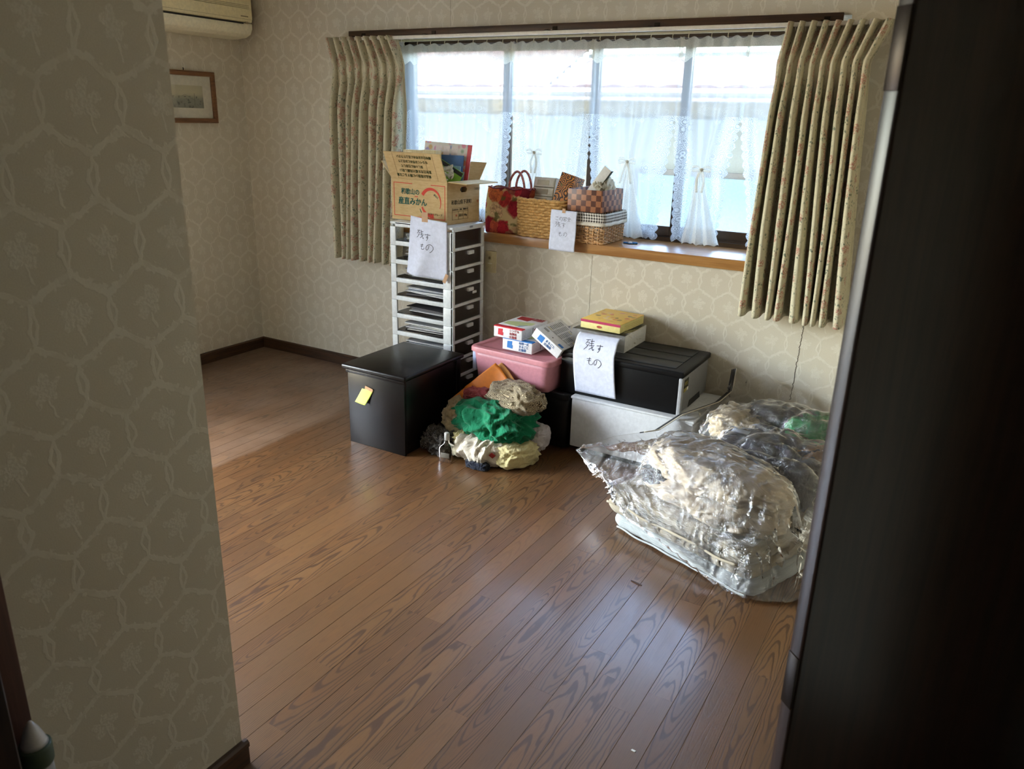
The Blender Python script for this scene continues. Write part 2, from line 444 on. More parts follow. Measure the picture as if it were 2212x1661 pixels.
# bay cheeks and roof
CHEEK = M('bay_paper', (206, 198, 180), .8, .3, bump=.15)
mb = MB(); mb.box(BX0-.05, BX0, .1, BY+.10, BZ0, BZ1+.05); mb.box(BX1, BX1+.05, .1, BY+.10, BZ0, BZ1+.05); mb.box(BX0-.05, BX1+.05, .1, BY+.10, BZ1, BZ1+.06)
mb.box(BX0-.05, BX1+.05, .1, BY+.10, BZ0-.12, BZ0-.05)
struct(mb.build('wall_bay', CHEEK))
win = bpy.data.objects.new('window_1', None); COL.objects.link(win); win.location = (0, BY, 0); struct(win)
mb = MB(); mb.box(BX0, BX1, -.03, .06, BZ0, BZ0+.022); mb.box(BX0, BX1, -.03, .06, BZ1-.035, BZ1)
mb.box(BX0, BX0+.03, -.03, .06, BZ0, BZ1); mb.box(BX1-.03, BX1, -.03, .06, BZ0, BZ1)
mb.box(BX0, BX1, -.006, .0, BZ0+.022, BZ0+.030); mb.box(BX0, BX1, .028, .034, BZ0+.022, BZ0+.030)
mb.build('window_frame', ALU, win)
edges = [BX0+.03, 1.72, 2.265, 2.765, BX1-.03]
for i in range(4):
    a, b = edges[i]-.02, edges[i+1]+.02; yy = (.002, .030)[i % 2]
    mb = MB(); w_ = .040
    mb.box(a, a+w_, yy-.012, yy+.012, BZ0+.024, BZ1-.037, bev=.002); mb.box(b-w_, b, yy-.012, yy+.012, BZ0+.024, BZ1-.037, bev=.002)
    mb.box(a+w_, b-w_, yy-.012, yy+.012, BZ0+.024, BZ0+.075, bev=.002); mb.box(a+w_, b-w_, yy-.012, yy+.012, BZ1-.075, BZ1-.037, bev=.002)
    s_ = mb.build('sash', ALU, win)
    MB().box(a+w_-.005, b-w_+.005, yy-.002, yy+.002, BZ0+.07, BZ1-.07).build('pane', GLASS, s_)
for cxx in (2.93, 3.28): boxo('window_stop', M('clear_plastic', (205, 200, 190), .2), (cxx-.012, cxx+.012, -.052, -.032, BZ0, BZ0+.012), win)
# left window out of view
w2 = bpy.data.objects.new('window_2', None); COL.objects.link(w2); struct(w2)
mb = MB(); mb.box(-.11, -.03, LY0, LY0+.04, LZ0, LZ1); mb.box(-.11, -.03, LY1-.04, LY1, LZ0, LZ1); mb.box(-.11, -.03, LY0, LY1, LZ0, LZ0+.04); mb.box(-.11, -.03, LY0, LY1, LZ1-.04, LZ1)
mb.build('window_frame', ALU, w2)
ym = (LY0+LY1)/2
for a, b, xx in ((LY0+.04, ym+.02, -.085), (ym-.02, LY1-.04, -.055)):
    mb = MB(); mb.box(xx-.012, xx+.012, a, a+.04, LZ0+.04, LZ1-.04); mb.box(xx-.012, xx+.012, b-.04, b, LZ0+.04, LZ1-.04)
    mb.box(xx-.012, xx+.012, a+.04, b-.04, LZ0+.04, LZ0+.09); mb.box(xx-.012, xx+.012, a+.04, b-.04, LZ1-.08, LZ1-.04)
    s_ = mb.build('sash', ALU, w2); MB().box(xx-.002, xx+.002, a+.035, b-.035, LZ0+.085, LZ1-.075).build('pane', GLASS, s_)

# the house's own outer wall and eave, unseen; added to shade the neighbour's house
mb = MB(); mb.box(-7, BX0-.05, .12, .24, -3.2, 5.2); mb.box(BX1+.05, 11, .12, .24, -3.2, 5.2); mb.box(BX0-.05, BX1+.05, .12, .24, -3.2, BZ0-.12); mb.box(BX0-.05, BX1+.05, .12, .24, BZ1+.06, 5.2)
mb.box(-7, 11, .12, .95, 5.2, 5.3); mb.box(BX0-.2, BX1+.2, .24, .75, BZ1+.10, BZ1+.13)
struct(mb.build('wall_exterior', M('outer_render', (196, 188, 172), .9, .2, bump=.3, bscale=40)))
# ------------------------------------------------------------------ the dark door at the right and the door frame at the left
dE = Vector((3.985, -2.37, 0)); dd = Vector((.70, .714, 0)).normalized()
door = bpy.data.objects.new('door_1', None); COL.objects.link(door); door.location = dE; door.rotation_euler = (0, 0, math.atan2(dd.y, dd.x)); struct(door)
MB().box(0, .80, -.036, .0, .008, 2.02, bev=.006, seg=3).build('door_leaf', DOORWOOD, door, autos=40)
BRASS = M('dark_bronze', (38, 30, 24), .35, .5, .8)
for z in (.60, 1.66): boxo('hinge_plate', BRASS, (-.0025, .002, -.034, -.004, z-.055, z+.055), door, .001)
MB().lathe([(.004, 0), (.026, .002), (.028, .006), (.012, .010), (.010, .040), (.024, .046), (.029, .058), (.024, .070), (.006, .074)], 20, Matrix.Translation((.74, -.036, .98)) @ Matrix.Rotation(PI/2, 4, 'X')).build('door_knob', BRASS, door, smooth=True)
struct(MB().box(2.80, 2.822, -3.175, -3.105, 0, 2.05, bev=.003, seg=2).build('trim_2', wood('casing_wood', (96, 62, 50), (70, 44, 36), .8, .45, 2), autos=40))
struct(MB().box(2.72, 2.93, -3.36, -3.18, 0, 2.05, bev=.003).build('trim_3', DOORWOOD))
# ================================================================== outside: ground and the neighbour's house
struct(MB().box(-30, 40, -40, 40, -3.3, -3.2).build('ground', M('outside_ground', (170, 166, 158), .9, .2, gscale=2)))
nb = thing('neighbour_house', (0, 3.5, -3.2), "cream neighbouring house with pale pinkish tiled roof seen through the lace curtains", 'house')
HW = M('house_wall', (160, 138, 84), .85, .2, bump=.3, bscale=60); HT = M('roof_tile', (96, 70, 62), .75, .3, grain=.1, gscale=3)
HW2 = M('house_lower_panel', (152, 150, 140), .6, .3)
MB().box(-9, 9, 0, 6, 0, 5.0).build('wall', HW, nb)
MB().box(-9, 9, -.05, 0, 0, 4.79).build('lower_panel', HW2, nb)
MB().box(.6, 9, .25, 6, 5.0, 5.36).build('upper_wall', M('house_upper', (104, 126, 140), .7), nb)
def courses(x0, x1, n, dz, dy):
    m_ = int((x1-x0)/.03)+1
    for k in range(n):
        zc = 5.03+k*dz; yc = -.52+k*dy; P_ = np.zeros((m_, 3, 3)); xs = np.linspace(x0, x1, m_); wv = .022*np.abs(np.sin(xs*PI/.27))
        P_[:, 0] = np.stack([xs, np.full(m_, yc), zc-.03+wv], -1); P_[:, 1] = np.stack([xs, np.full(m_, yc), zc+wv], -1); P_[:, 2] = np.stack([xs, np.full(m_, yc+dy*1.1), zc+dz*1.05+wv], -1)
        grid('tile_course', P_, HT, nb, thick=.012, smooth=False)
courses(.6, 9, 6, .042, .125); courses(-9, .55, 12, .055, .125)
MB().tube([(-9, -.58, 4.99), (9, -.58, 4.99)], .035, 8).build('gutter', M('gutter', (140, 128, 120), .5), nb)
MB().box(-9, 9, -.5, .05, 4.93, 4.99).build('eave', M('eave', (170, 158, 148), .7), nb)
MB().tube([(.6, .27, 5.30), (9, .27, 5.30)], .035, 8).build('ridge', M('flashing', (226, 222, 216), .6), nb)
for a in (-2.6, 1.3, 3.4):
    wf = MB().box(a, a+1.2, -.10, -.04, 2.9, 4.35).build('window', M('house_frame', (120, 112, 104), .5), nb)
    MB().box(a+.05, a+.58, -.112, -.09, 2.95, 4.30).build('pane', M('house_glass', (140, 166, 182), .1), wf)
    MB().box(a+.62, a+1.15, -.112, -.09, 2.95, 4.30).build('pane', M('house_glass', (140, 166, 182), .1), wf)

# ================================================================== curtain rails
t0 = thing('curtain_rail', (2.21, 0, 1.95), "white drapery rail on a dark wooden strip above the window", 'curtain rail')
boxo('mounting_strip', DARKTRIM, (-1.31, 1.31, -.018, -.001, .010, .044), t0, .002)
RW = M('rail_white', (226, 220, 208), .35)
MB().box(-1.30, 1.42, -.100, -.082, -.013, .004, bev=.004, seg=2).build('rail', RW, t0, autos=40)
for x in (-1.2, -.72, .0, .52, 1.25):
    b_ = MB(); b_.box(x-.008, x+.008, -.11, -.018, .004, .008); b_.box(x-.012, x+.012, -.022, -.018, .0, .03); b_.build('bracket', BRASS, t0)
for x in (-1.31, 1.43): MB().lathe([(.004, -.012), (.012, -.006), (.012, .008), (.004, .012)], 12, Matrix.Translation((x, -.091, -.004)) @ Matrix.Rotation(PI/2, 4, 'Y')).build('end_cap', RW, t0, smooth=True)
t0 = thing('lace_rail', (2.26, .285, 1.962), "cream lace-curtain rail inside the bay window", 'curtain rail')
CRM = M('rail_cream', (214, 202, 168), .4)
MB().box(-1.25, 1.26, -.008, .008, 0, .012, bev=.003, seg=2).build('rail', CRM, t0, autos=40)
for k in range(26):
    x = -1.2+k*.096+.012*math.sin(k*3.1)
    MB().tube([(x, 0, 0), (x, -.006, -.006), (x, -.006, -.016), (x, .0, -.02)], .0022, 5).build('runner', CRM, t0)
for x in (-1.15, 0, 1.15): boxo('bracket', CRM, (x-.01, x+.01, -.006, .006, .012, .027), t0, .001)

# ================================================================== flowered drapes
def drape_mat():
    t = T('flowered_drape'); uv = t.coord('UV'); u, v, _ = t.sep(uv)
    n0, n1, _ = t.sep(t.noise(uv, 40, 3, .6, 0, True))
    lin_ = t.noise(uv, 900, 2)
    # sprigs run in wavy stripes up the cloth
    st = ((u*1.+(v*9.).sin()*.018+(n0-.5)*.03).mod(.155)-.0775).abs()
    band = t.ss(st, .040, .060, 1, 0)
    leafv = t.voro(t.comb(u+(n0-.5)*.02, v*.8+(n1-.5)*.02, 0), 95); leaf = t.ss(leafv, .28, .42, 1, 0)*t.ss(t.noise(uv, 26, 2), .42, .58)
    flv = t.voro(t.comb(u+(n1-.5)*.02, v+(n0-.5)*.02, 0.), 21); fl_ = t.ss(flv, .34, .46, 1, 0)*t.ss(t.noise(uv, 160, 2), .40, .58)
    spr = t.ss(t.noise(uv, 190, 2), .56, .66)*.35
    base = t.mix(t.ss(lin_, .3, .7), lin(208, 200, 172), lin(196, 187, 158))
    c = t.mix((spr*t.ss(st, .02, .07, 1, .35)).clamp(), base, lin(160, 148, 122))
    c = t.mix(leaf*t.ss(st, .05, .075, 1, .3)*.9, c, lin(104, 114, 98))
    c = t.mix(fl_*band*.8, c, lin(176, 104, 92))
    bs = t.bsdf(c, .85, .15, sheen=.1, normal=t.bump(lin_, .2, .0006))
    tr = t.sh('ShaderNodeBsdfTranslucent', Color=c)
    return t.done(t.mixsh(.10, bs, tr))
DRAPE = drape_mat()
def drape(name, x0t, x1t, x0b, x1b, nf, lean, seed, label):
    t0 = thing(name, ((x0b+x1b)/2, -.095, .735), label, 'curtain'); rs = np.random.RandomState(seed)
    nu, nv = nf*22+1, 60; zt, zb = 1.955, .735
    s = np.linspace(0, 1, nu); ph = s*nf; jit = np.interp(ph, np.arange(nf+2), rs.uniform(-.28, .28, nf+2))
    amp = np.interp(ph, np.arange(nf+2), rs.uniform(.75, 1.25, nf+2))
    P_ = np.zeros((nu, nv, 3)); UV = np.zeros((nu, nv, 2))
    arr = np.zeros(nu)
    for j in range(nv):
        k = j/(nv-1); k = 1-(1-k)**.72 if False else k
        z = zt+(zb-zt)*k; h = zt-z
        if h < .15: A = .030-.020*(h/.15)**1.3; lo = 1-h/.15; B = .25
        else:
            q = min(1, (h-.15)/.25); A = .010+(.036+.010*k)*(q*q*(3-2*q)); lo = 0; B = .25+.45*q
        p2 = ph+jit*min(1, h*1.2)
        c = np.cos(2*PI*p2); sn = np.sin(2*PI*p2)
        x0 = x0t+(x0b-x0t)*k; x1 = x1t+(x1b-x1t)*k; w = (x1-x0)
        drift = np.interp(ph, np.arange(nf+2), rs.uniform(-1, 1, nf+2)*0) + .012*np.sin(ph*1.7+k*3.+seed)*k
        x = x0+w*s+min(B, .62)*(w/nf)*.20*np.sin(4*PI*p2)+lean*lo*.05*(.5+s if lean < 0 else .4+s)+drift
        y = A*amp*c*(1.0 if h > .15 else 1.15)-.004*np.cos(4*PI*p2)
        P_[:, j] = np.stack([x-(x0b+x1b)/2, y, np.full(nu, z-.735)+(.004*c if j == nv-1 else 0)], -1)
        if j == 30:
            d = np.diff(P_[:, j], axis=0); arr = np.concatenate([[0], np.cumsum(np.linalg.norm(d, axis=1))])
    for j in range(nv): UV[:, j, 0] = arr; UV[:, j, 1] = (zt-zb)*(1-j/(nv-1))
    grid('fabric', P_, DRAPE, t0, UV, thick=.0022)
    for i in range(nf):
        x = x0t+(x1t-x0t)*(i+.5)/nf-(x0b+x1b)/2
        MB().tube([(x, .006, 1.185), (x, .0, 1.205), (x, .004, 1.212), (x, .007, 1.20)], .0016, 5).build('hook', RW, t0)
    return t0
drape('flowered_curtain', .835, 1.362, .82, 1.27, 9, -1, 3, "flowered drape bunched at the left end of the window beside the cardboard box")
drape('flowered_curtain', 3.295, 3.655, 3.285, 3.72, 9, 1, 8, "flowered drape bunched at the right end of the window above the plastic bag")
hk = thing('tieback_hook', (.742, 0, 1.537), "small white ring hook on the wall beside the left drape", 'hook')
MB().lathe([(.002, 0), (.009, .001), (.009, .004), (.002, .006)], 12, Matrix.Rotation(PI/2, 4, 'X')).build('plate', RW, hk, smooth=True)
MB().tube([(.013*math.cos(a), -.018, .013*math.sin(a)) for a in np.linspace(0, 2*PI, 18)[:-1]], .0025, 6, closed=True).build('ring', RW, hk, smooth=True)
MB().tube([(0, -.004, .006), (0, -.018, .0125)], .002, 6).build('stem', RW, hk)

# ================================================================== lace curtains
def lace_mat(name, dens=.34):
    t = T(name); uv = t.coord('UV'); u, v, _ = t.sep(uv)        # u: metres from the nearest side edge, v: height above hem
    gx, gy, gz = t.sep(t.coord())
    edge = u
    n0, n1, _ = t.sep(t.noise(t.comb(gx, gz, 0), 30, 2, .5, 0, True))
    # scalloped edges
    sc_s = .012*((v*PI/.042).sin().abs()); sc_b = .014*((gx*PI/.05).sin().abs())
    low = v.lt(.62)
    cut = (edge-(.014-sc_s)).gt(0.)*(v-(.016-sc_b)).gt(0.)
    cut = cut.max(v.gt(.62)*v.gt(.1))
    # lace motif: scroll rings and fans near the edges and hem
    cellv = t.voro(t.comb(gx+(n0-.5)*.01, gz+(n1-.5)*.01, 0), 24)
    rings = ((cellv*46.).sin()).gt(.15)
    fine = t.voro(t.comb(gx, gz, 0), 120, 'DISTANCE_TO_EDGE').lt(.10)
    zone = t.ss(edge, .05, .11, 1, 0)*low
    zone = zone.max(t.ss(v, .10, .20, 1, 0)).max(t.ss(t.noise(t.comb(gx, gz, 3.), 7., 2), .54, .60)*t.ss(v, .35, .75, 1, 0)*.8)
    motif = zone*(rings*.75+fine*.35)
    weave = t.noise(t.comb(gx, gz, 0), 600, 1)
    dn = (motif*.5+dens+(weave-.5)*.10).clamp()
    col = (.72, .71, .68, 1)
    cloth = t.mixsh(.5, t.sh('ShaderNodeBsdfDiffuse', Color=col), t.sh('ShaderNodeBsdfTranslucent', Color=col))
    return t.done(t.mixsh(dn*cut, t.sh('ShaderNodeBsdfTransparent', Color=(1, 1, 1, 1)), cloth))
LACE = lace_mat('lace', .42)
t = T('lace_solid'); t0_ = (.84, .78, .66, 1)
_vn = t.noise(t.coord(), 300, 2)
LACE2 = t.done(t.mixsh(t.ss(_vn, .2, .8, .60, .85), t.sh('ShaderNodeBsdfTransparent', Color=(1, 1, 1, 1)), t.mixsh(.55, t.sh('ShaderNodeBsdfDiffuse', Color=t0_), t.sh('ShaderNodeBsdfTranslucent', Color=t0_))))
ZH = .968
def lace(x0, x1, g0, g1, npl, seed, label, bow=None, sway=0.):
    sh_x = lambda q: q-.065*(.6-(q-1.8)*.25)
    x0, x1 = sh_x(x0), sh_x(x1)
    if bow: bow = (sh_x(bow[0]), bow[1])
    t0 = thing('lace_curtain', ((x0+x1)/2, .285, ZH), label, 'curtain', group='lace panels in the bay window'); xc = (x0+x1)/2
    nu, nv = npl*16+1, 60; s = np.linspace(0, 1, nu); rs = np.random.RandomState(seed); zt = 1.950
    P_ = np.zeros((nu, nv, 3)); UV = np.zeros((nu, nv, 2)); jit = rs.uniform(-.25, .25, npl+2); am = rs.uniform(.5, 1.3, npl+2); ph = s*npl
    for j in range(nv):
        k = j/(nv-1); z = zt+(ZH-zt)*k; q = max(0, min(1, (k-.30)/.70)); q = q*q*(3-2*q)
        a, b = x0+g0*q, x1-g1*q
        x = a+(b-a)*s+sway*math.sin(k*PI)*.5
        A = .010+.012*k*(1-.3*k)
        y = A*np.interp(ph, np.arange(npl+2), am)*np.cos(2*PI*(ph+np.interp(ph, np.arange(npl+2), jit)*min(1, k*3)))+.004*np.sin(ph*2.3+k*5)
        zz = np.full(nu, z)
        if j < 6: zz = zz-.014*(.5+.5*np.cos(2*PI*ph+PI))*(1-j/6)**.5
        if bow:
            dx, dz = x-bow[0], z-bow[1]; g = np.exp(-(dx/.10)**2)*math.exp(-(dz/.16)**2 if dz > 0 else -(dz/.10)**2)
            x = x-dx*.55*g; y = y-.028*g
        P_[:, j] = np.stack([x-xc, y, zz-ZH], -1)
        UV[:, j, 0] = np.minimum(s, 1-s)*(b-a); UV[:, j, 1] = z-ZH
    grid('lace_sheet', P_, LACE, t0, UV)
    # header valance: a denser scalloped band
    nv2 = 10; Q = np.zeros((nu, nv2, 3))
    for j in range(nv2):
        k = j/(nv2-1); src = P_[:, 0]*(1-k*.09/.984*1.)+0
        Q[:, j] = np.stack([P_[:, 0, 0], P_[:, 3, 1]*.9-.008, P_[:, 0, 2]-(.092+.010*np.abs(np.sin(PI*ph)))*k], -1)
    grid('valance', Q, LACE2, t0)
    if bow:
        bx, bz = bow[0]-xc, bow[1]-ZH
        # gathered tail that spreads to the hem
        nt_, m = 61, 26; Q = np.zeros((nt_, m, 3)); a = np.linspace(-1, 1, nt_)
        for j in range(m):
            k = j/(m-1); hw = .012+.095*k**1.25; z = bz-.004-(bz-.006)*k
            Q[:, j] = np.stack([bx+a*hw*(1+.1*np.sin(a*5+seed))+.03*(k-.5)*math.sin(seed*2.), -.038-.015*k+(.005+.012*k)*np.sin(a*11+seed+k*1.5)+.018*a*a*k, np.full(nt_, z)+.010*k*np.abs(np.sin(a*9))], -1)
        grid('gathered_tail', Q, LACE2, t0)
        RIB = LACE2
        for sg in (-1, 1):
            lp = spline([(bx, -.050, bz), (bx+sg*.022, -.056, bz+.014), (bx+sg*.046, -.055, bz+.010), (bx+sg*.044, -.053, bz-.006), (bx+sg*.02, -.053, bz-.004), (bx, -.050, bz)], 5)
            Q = np.array([[(p[0], p[1], p[2]-.006), (p[0], p[1]-.001, p[2]+.006)] for p in lp]); grid('bow_loop', Q, RIB, t0, thick=.0006)
            tl = spline([(bx, -.051, bz), (bx+sg*.018, -.056, bz-.05), (bx+sg*(.03 if seed % 2 else .012), -.058, bz-.11)], 5)
            Q = np.array([[(p[0]-.006, p[1], p[2]), (p[0]+.006, p[1]-.001, p[2])] for p in tl]); grid('ribbon_end', Q, RIB, t0, thick=.0006)
        MB().lathe([(.002, -.008), (.008, -.005), (.009, .0), (.008, .005), (.002, .008)], 10, Matrix.Translation((bx, -.051, bz))).build('knot', RIB, t0, smooth=True)
    return t0
lace(1.06, 1.84, .0, .05, 9, 1, "lace panel behind the cardboard box at the left of the bay window")
lace(1.82, 2.32, .03, .06, 7, 2, "lace panel tied with a bow behind the mini drawers and flowered bag", (2.015, 1.382), .02)
lace(2.30, 2.78, .05, .05, 6, 3, "lace panel tied with a bow behind the checkered brown box", (2.555, 1.36), -.01)
lace(2.76, 3.10, .04, .06, 5, 4, "lace panel tied with a bow over the clear part of the sill", (2.944, 1.34))
lace(3.08, 3.50, .10, .0, 5, 5, "lace panel half hidden behind the right drape")

# ================================================================== air conditioner, picture, switch
ac = thing('air_conditioner', (0, -.47, 1.965), "yellowed wall-mounted air conditioner in the left corner above the picture", 'air conditioner')
ACM = M('aged_plastic', (236, 222, 178), .38); ACM2 = M('aged_plastic_lower', (238, 230, 200), .4)
prof = [(0, .29), (.15, .29), (.188, .27), (.197, .22), (.198, .105), (.196, .086)]
prof2 = [(.196, .082), (.194, .05), (.178, .022), (.14, .006), (.06, 0), (0, 0), (0, .082)]
mx = Matrix(((1, 0, 0, 0), (0, 0, 1, 0), (0, 1, 0, 0), (0, 0, 0, 1)))
MB().prism(prof+[(0, .086)], -.40, .40, mx, bev=.006).build('upper_case', ACM, ac, autos=40)
MB().prism(prof2, -.40, .40, mx, bev=.005).build('lower_case', ACM2, ac, autos=40)
boxo('louver_slot', M('slot_black', (30, 24, 18), .6), (.1955, .2005, -.36, .33, .076, .083), ac, .001)
for k in range(3): boxo('grille_line', M('grille', (170, 152, 110), .5), (.1975, .1995, -.38, .38, .16+k*.008, .1625+k*.008), ac, .0005)
boxo('seam', M('grille', (170, 152, 110), .5), (.1980, .1990, -.40, .40, .103, .1045), ac, .0003)
boxo('badge', M('badge', (150, 134, 96), .4), (.198, .1995, .315, .37, .115, .121), ac, .0005)
boxo('signal_window', M('sensor', (150, 135, 105), .3), (.196, .1985, .345, .368, .078, .09), ac, .0005)

pf = thing('framed_picture', (0, -.44, 1.625), "framed pale landscape sketch in a brown wooden frame on the left wall", 'picture')
FW = wood('frame_wood', (132, 92, 56), (100, 66, 38), 1.2, .4, 1)
for d in ((.001, .020, -.203, .203, .118, .143), (.001, .020, -.203, .203, -.143, -.118), (.001, .020, -.203, -.178, -.118, .118), (.001, .020, .178, .203, -.118, .118)): boxo('frame_bar', FW, d, pf, .003)
for d in ((.018, .0225, -.205, .205, .134, .145), (.018, .0225, -.205, .205, -.145, -.134), (.018, .0225, -.205, -.194, -.134, .134), (.018, .0225, .194, .205, -.134, .134)): boxo('frame_lip', FW, d, pf, .002)
boxo('mat_board', M('mat_board', (224, 218, 200), .8), (.004, .008, -.18, .18, -.12, .12), pf, .0005)
def sketch():
    t = T('sketch_print'); x, y, z = t.sep(t.coord())
    n = t.noise(t.coord(), 40, 4, .7); n2 = t.noise(t.coord(), 9, 3)
    sky = lin(206, 198, 166)
    c = t.mix(t.ss(z+(n2-.5)*.03, -.02, .028), lin(150, 152, 136), sky)
    c = t.mix(t.ss(n, .52, .60)*z.lt(.005)*.8, c, lin(84, 88, 84))
    roof = t.ss((z-.014+((y+.01).abs()*.5)).abs(), .0, .0015, 1, 0)*y.gt(-.03)*y.lt(.06)
    post = t.ss((y-.055).abs(), .0008, .0018, 1, 0)*z.lt(.022)*z.gt(-.05)
    c = t.mix(roof.max(post)*.7, c, lin(70, 70, 68))
    return t.done(t.bsdf(c, .7))
boxo('print', sketch(), (.007, .0088, -.10, .117, -.061, .064), pf, .0003)
t = T('picture_glass'); fr = t.n('ShaderNodeFresnel')
PGL = t.done(t.mixsh(X(t, fr.outputs[0])*.35, t.sh('ShaderNodeBsdfTransparent'), t.sh('ShaderNodeBsdfGlossy', Roughness=.03)))
boxo('glazing', PGL, (.0105, .0115, -.18, .18, -.12, .12), pf, .0002)
MB().tube([(.004, .0, .143), (.006, 0, .155), (.003, 0, .160)], .003, 6).build('hanger', BRASS, pf)

sw = thing('wall_outlet', (1.8595, 0, .80), "beige wall plate with aerial socket and switch below the sill beside the drawer tower", 'wall plate')
SWM = M('switch_plate', (206, 192, 150), .4); SWI = M('switch_insert', (196, 182, 140), .4)
boxo('plate', SWM, (-.035, .035, -.008, 0, -.06, .06), sw, .003)
MB().lathe([(.002, -.002), (.0075, 0), (.0075, .005), (.0045, .006), (.004, .008), (.001, .008)], 14, Matrix.Translation((-.004, -.007, .022)) @ Matrix.Rotation(PI/2, 4, 'X')).build('aerial_socket', M('socket_metal', (140, 120, 84), .3, .5, .6), sw, smooth=True)
boxo('socket_bezel', SWI, (-.0165, .0085, -.0095, -.007, .010, .034), sw, .001)
boxo('rocker', SWI, (-.0165, .0085, -.0125, -.007, -.034, -.012), sw, .002)
boxo('rocker_bezel', M('switch_white', (228, 222, 204), .4), (-.018, .010, -.0095, -.007, -.011, -.007), sw, .0008)
# ================================================================== drawer tower
TW = thing('drawer_tower', (1.644, -.2085, 0), "tall white plastic drawer tower with smoky fronts carrying the orange carton", 'drawer unit')
TWH = M('white_plastic', (226, 230, 230), .38); 
t = T('smoky_plastic'); fr = t.n('ShaderNodeFresnel'); fr.inputs[0].default_value = 1.45
SMOKE = t.done(t.mixsh(X(t, fr.outputs[0])*.9, t.mixsh(.25, t.sh('ShaderNodeBsdfTransparent', Color=lin(206, 196, 190)), t.sh('ShaderNodeBsdfDiffuse', Color=lin(84, 74, 72))), t.sh('ShaderNodeBsdfGlossy', Roughness=.12)))
CLEAR = None
NL, LH = 10, .0995
hx, hy = .204, .1485
for i in range(NL+1):
    z0 = i*LH; h_ = .024
    mb = MB()
    for sy in (-1, 1):
        a, b = sorted((sy*hy, sy*(hy-.012))); mb.box(-hx+.034, hx-.060, a, b, z0, z0+h_, bev=.003, seg=2)
    mb.box(hx-.014, hx, -hy+.010, hy-.010, z0, z0+.015, bev=.003, seg=2); mb.box(-hx, -hx+.012, -hy+.010, hy-.010, z0, z0+h_, bev=.003)
    if i == NL: mb.box(-hx, hx, -hy, hy, z0+.012, z0+.0255, bev=.004, seg=2)
    mb.build('shelf_rail' if i < NL else 'top_panel', TWH, TW, autos=40)
for sx, sy in ((-1, -1), (-1, 1), (1, -1), (1, 1)):
    w_ = .036 if sx < 0 else .062
    a, b = sorted((sx*hx, sx*(hx-w_))); c, d = sorted((sy*hy, sy*(hy-.012)))
    mb = MB()
    for i in range(NL): mb.box(a, b, c, d, i*LH+.0004, (i+1)*LH-.0004, bev=.0025, seg=2)
    e, f_ = sorted((sy*hy, sy*(hy-.020))); 
    if sx > 0:
        for i in range(NL): mb.box(hx-.014, hx+.002, e, f_, i*LH+.0004, (i+1)*LH-.0004, bev=.003, seg=2)
    mb.build('corner_post', TWH, TW, autos=40)
SH = [M('paper_%d' % i, c, .8, .2) for i, c in enumerate(((232, 232, 230), (206, 204, 202), (238, 236, 228), (176, 178, 182), (218, 222, 228), (110, 106, 108)))]
random.seed(21)
DESC = ["top", "second", "third", "fourth", "fifth", "sixth", "seventh", "eighth", "ninth", "lowest"]
for i in range(NL):
    z0 = i*LH
    tray = MB(); tray.box(-hx+.016, hx-.016, -hy+.016, hy-.016, z0+.024, z0+.027)
    dr = tray.build('drawer', SMOKE, TW)
    MB().box(hx-.012, hx-.008, -hy+.020, hy-.020, z0+.016, z0+LH-.002, bev=.001).build('drawer_front', SMOKE, dr)
    if i < NL-1:
        boxo('handle', TWH, (hx-.009, hx+.006, -.004, .046, z0+LH-.030, z0+LH-.010), dr, .003)
    if i == 6: boxo('label_tape', TWH, (hx-.0085, hx-.0065, .052, .092, z0+.048, z0+.062), dr, .0005, rot=(0, 0, 0))
    # what lies inside: loose stacks of sheets and envelopes
    st = thing('paper_stack', (1.644, -.2085, z0+.027), "pile of loose papers in the %s drawer of the white tower" % DESC[NL-1-i], 'papers', group='papers in the drawer tower')
    zz = 0
    for k in range(random.randint(4, 8)):
        th = random.uniform(.0025, .008)
        if zz+th > .055: break
        w_, d_ = random.uniform(.11, .155), random.uniform(.08, .105)
        tl = random.uniform(-.03, .05)
        boxo('sheet', random.choice(SH if i not in (8, 9) else SH[:4]), (-w_, w_, -d_, d_, 0, th*.8), st, .0006, 1, loc=(random.uniform(-.01, .01), random.uniform(-.012, .012), zz+abs(tl)*w_+.001), rot=(random.uniform(-.01, .01), tl*.5, random.uniform(-.12, .12)))
        zz += th
def thingbox(name, loc, label, cat, parts, rz=0, group=None, rot=None):
    o = thing(name, loc, label, cat, rz, group, rot)
    for n, m, d, b in parts: boxo(n, m, d, o, b)
    return o
boxo('size_label', M('label_grey', (150, 150, 158), .6), (-.014, .014, -.0002, .0003, -.005, .005), TW, .0001, loc=(hx+.0022, .02, 1.010), rot=(0, 0, PI/2))
# small cartons leaning inside the upper drawers
thingbox('small_carton', (1.77, -.30, .9225), "small white carton in the top drawer of the tower", 'box', [('body', SH[2], (-.02, .05, -.02, .012, .012, .060), .002), ('flap_line', SH[3], (-.0205, .0505, -.005, -.004, .0605, .061), .0002)])

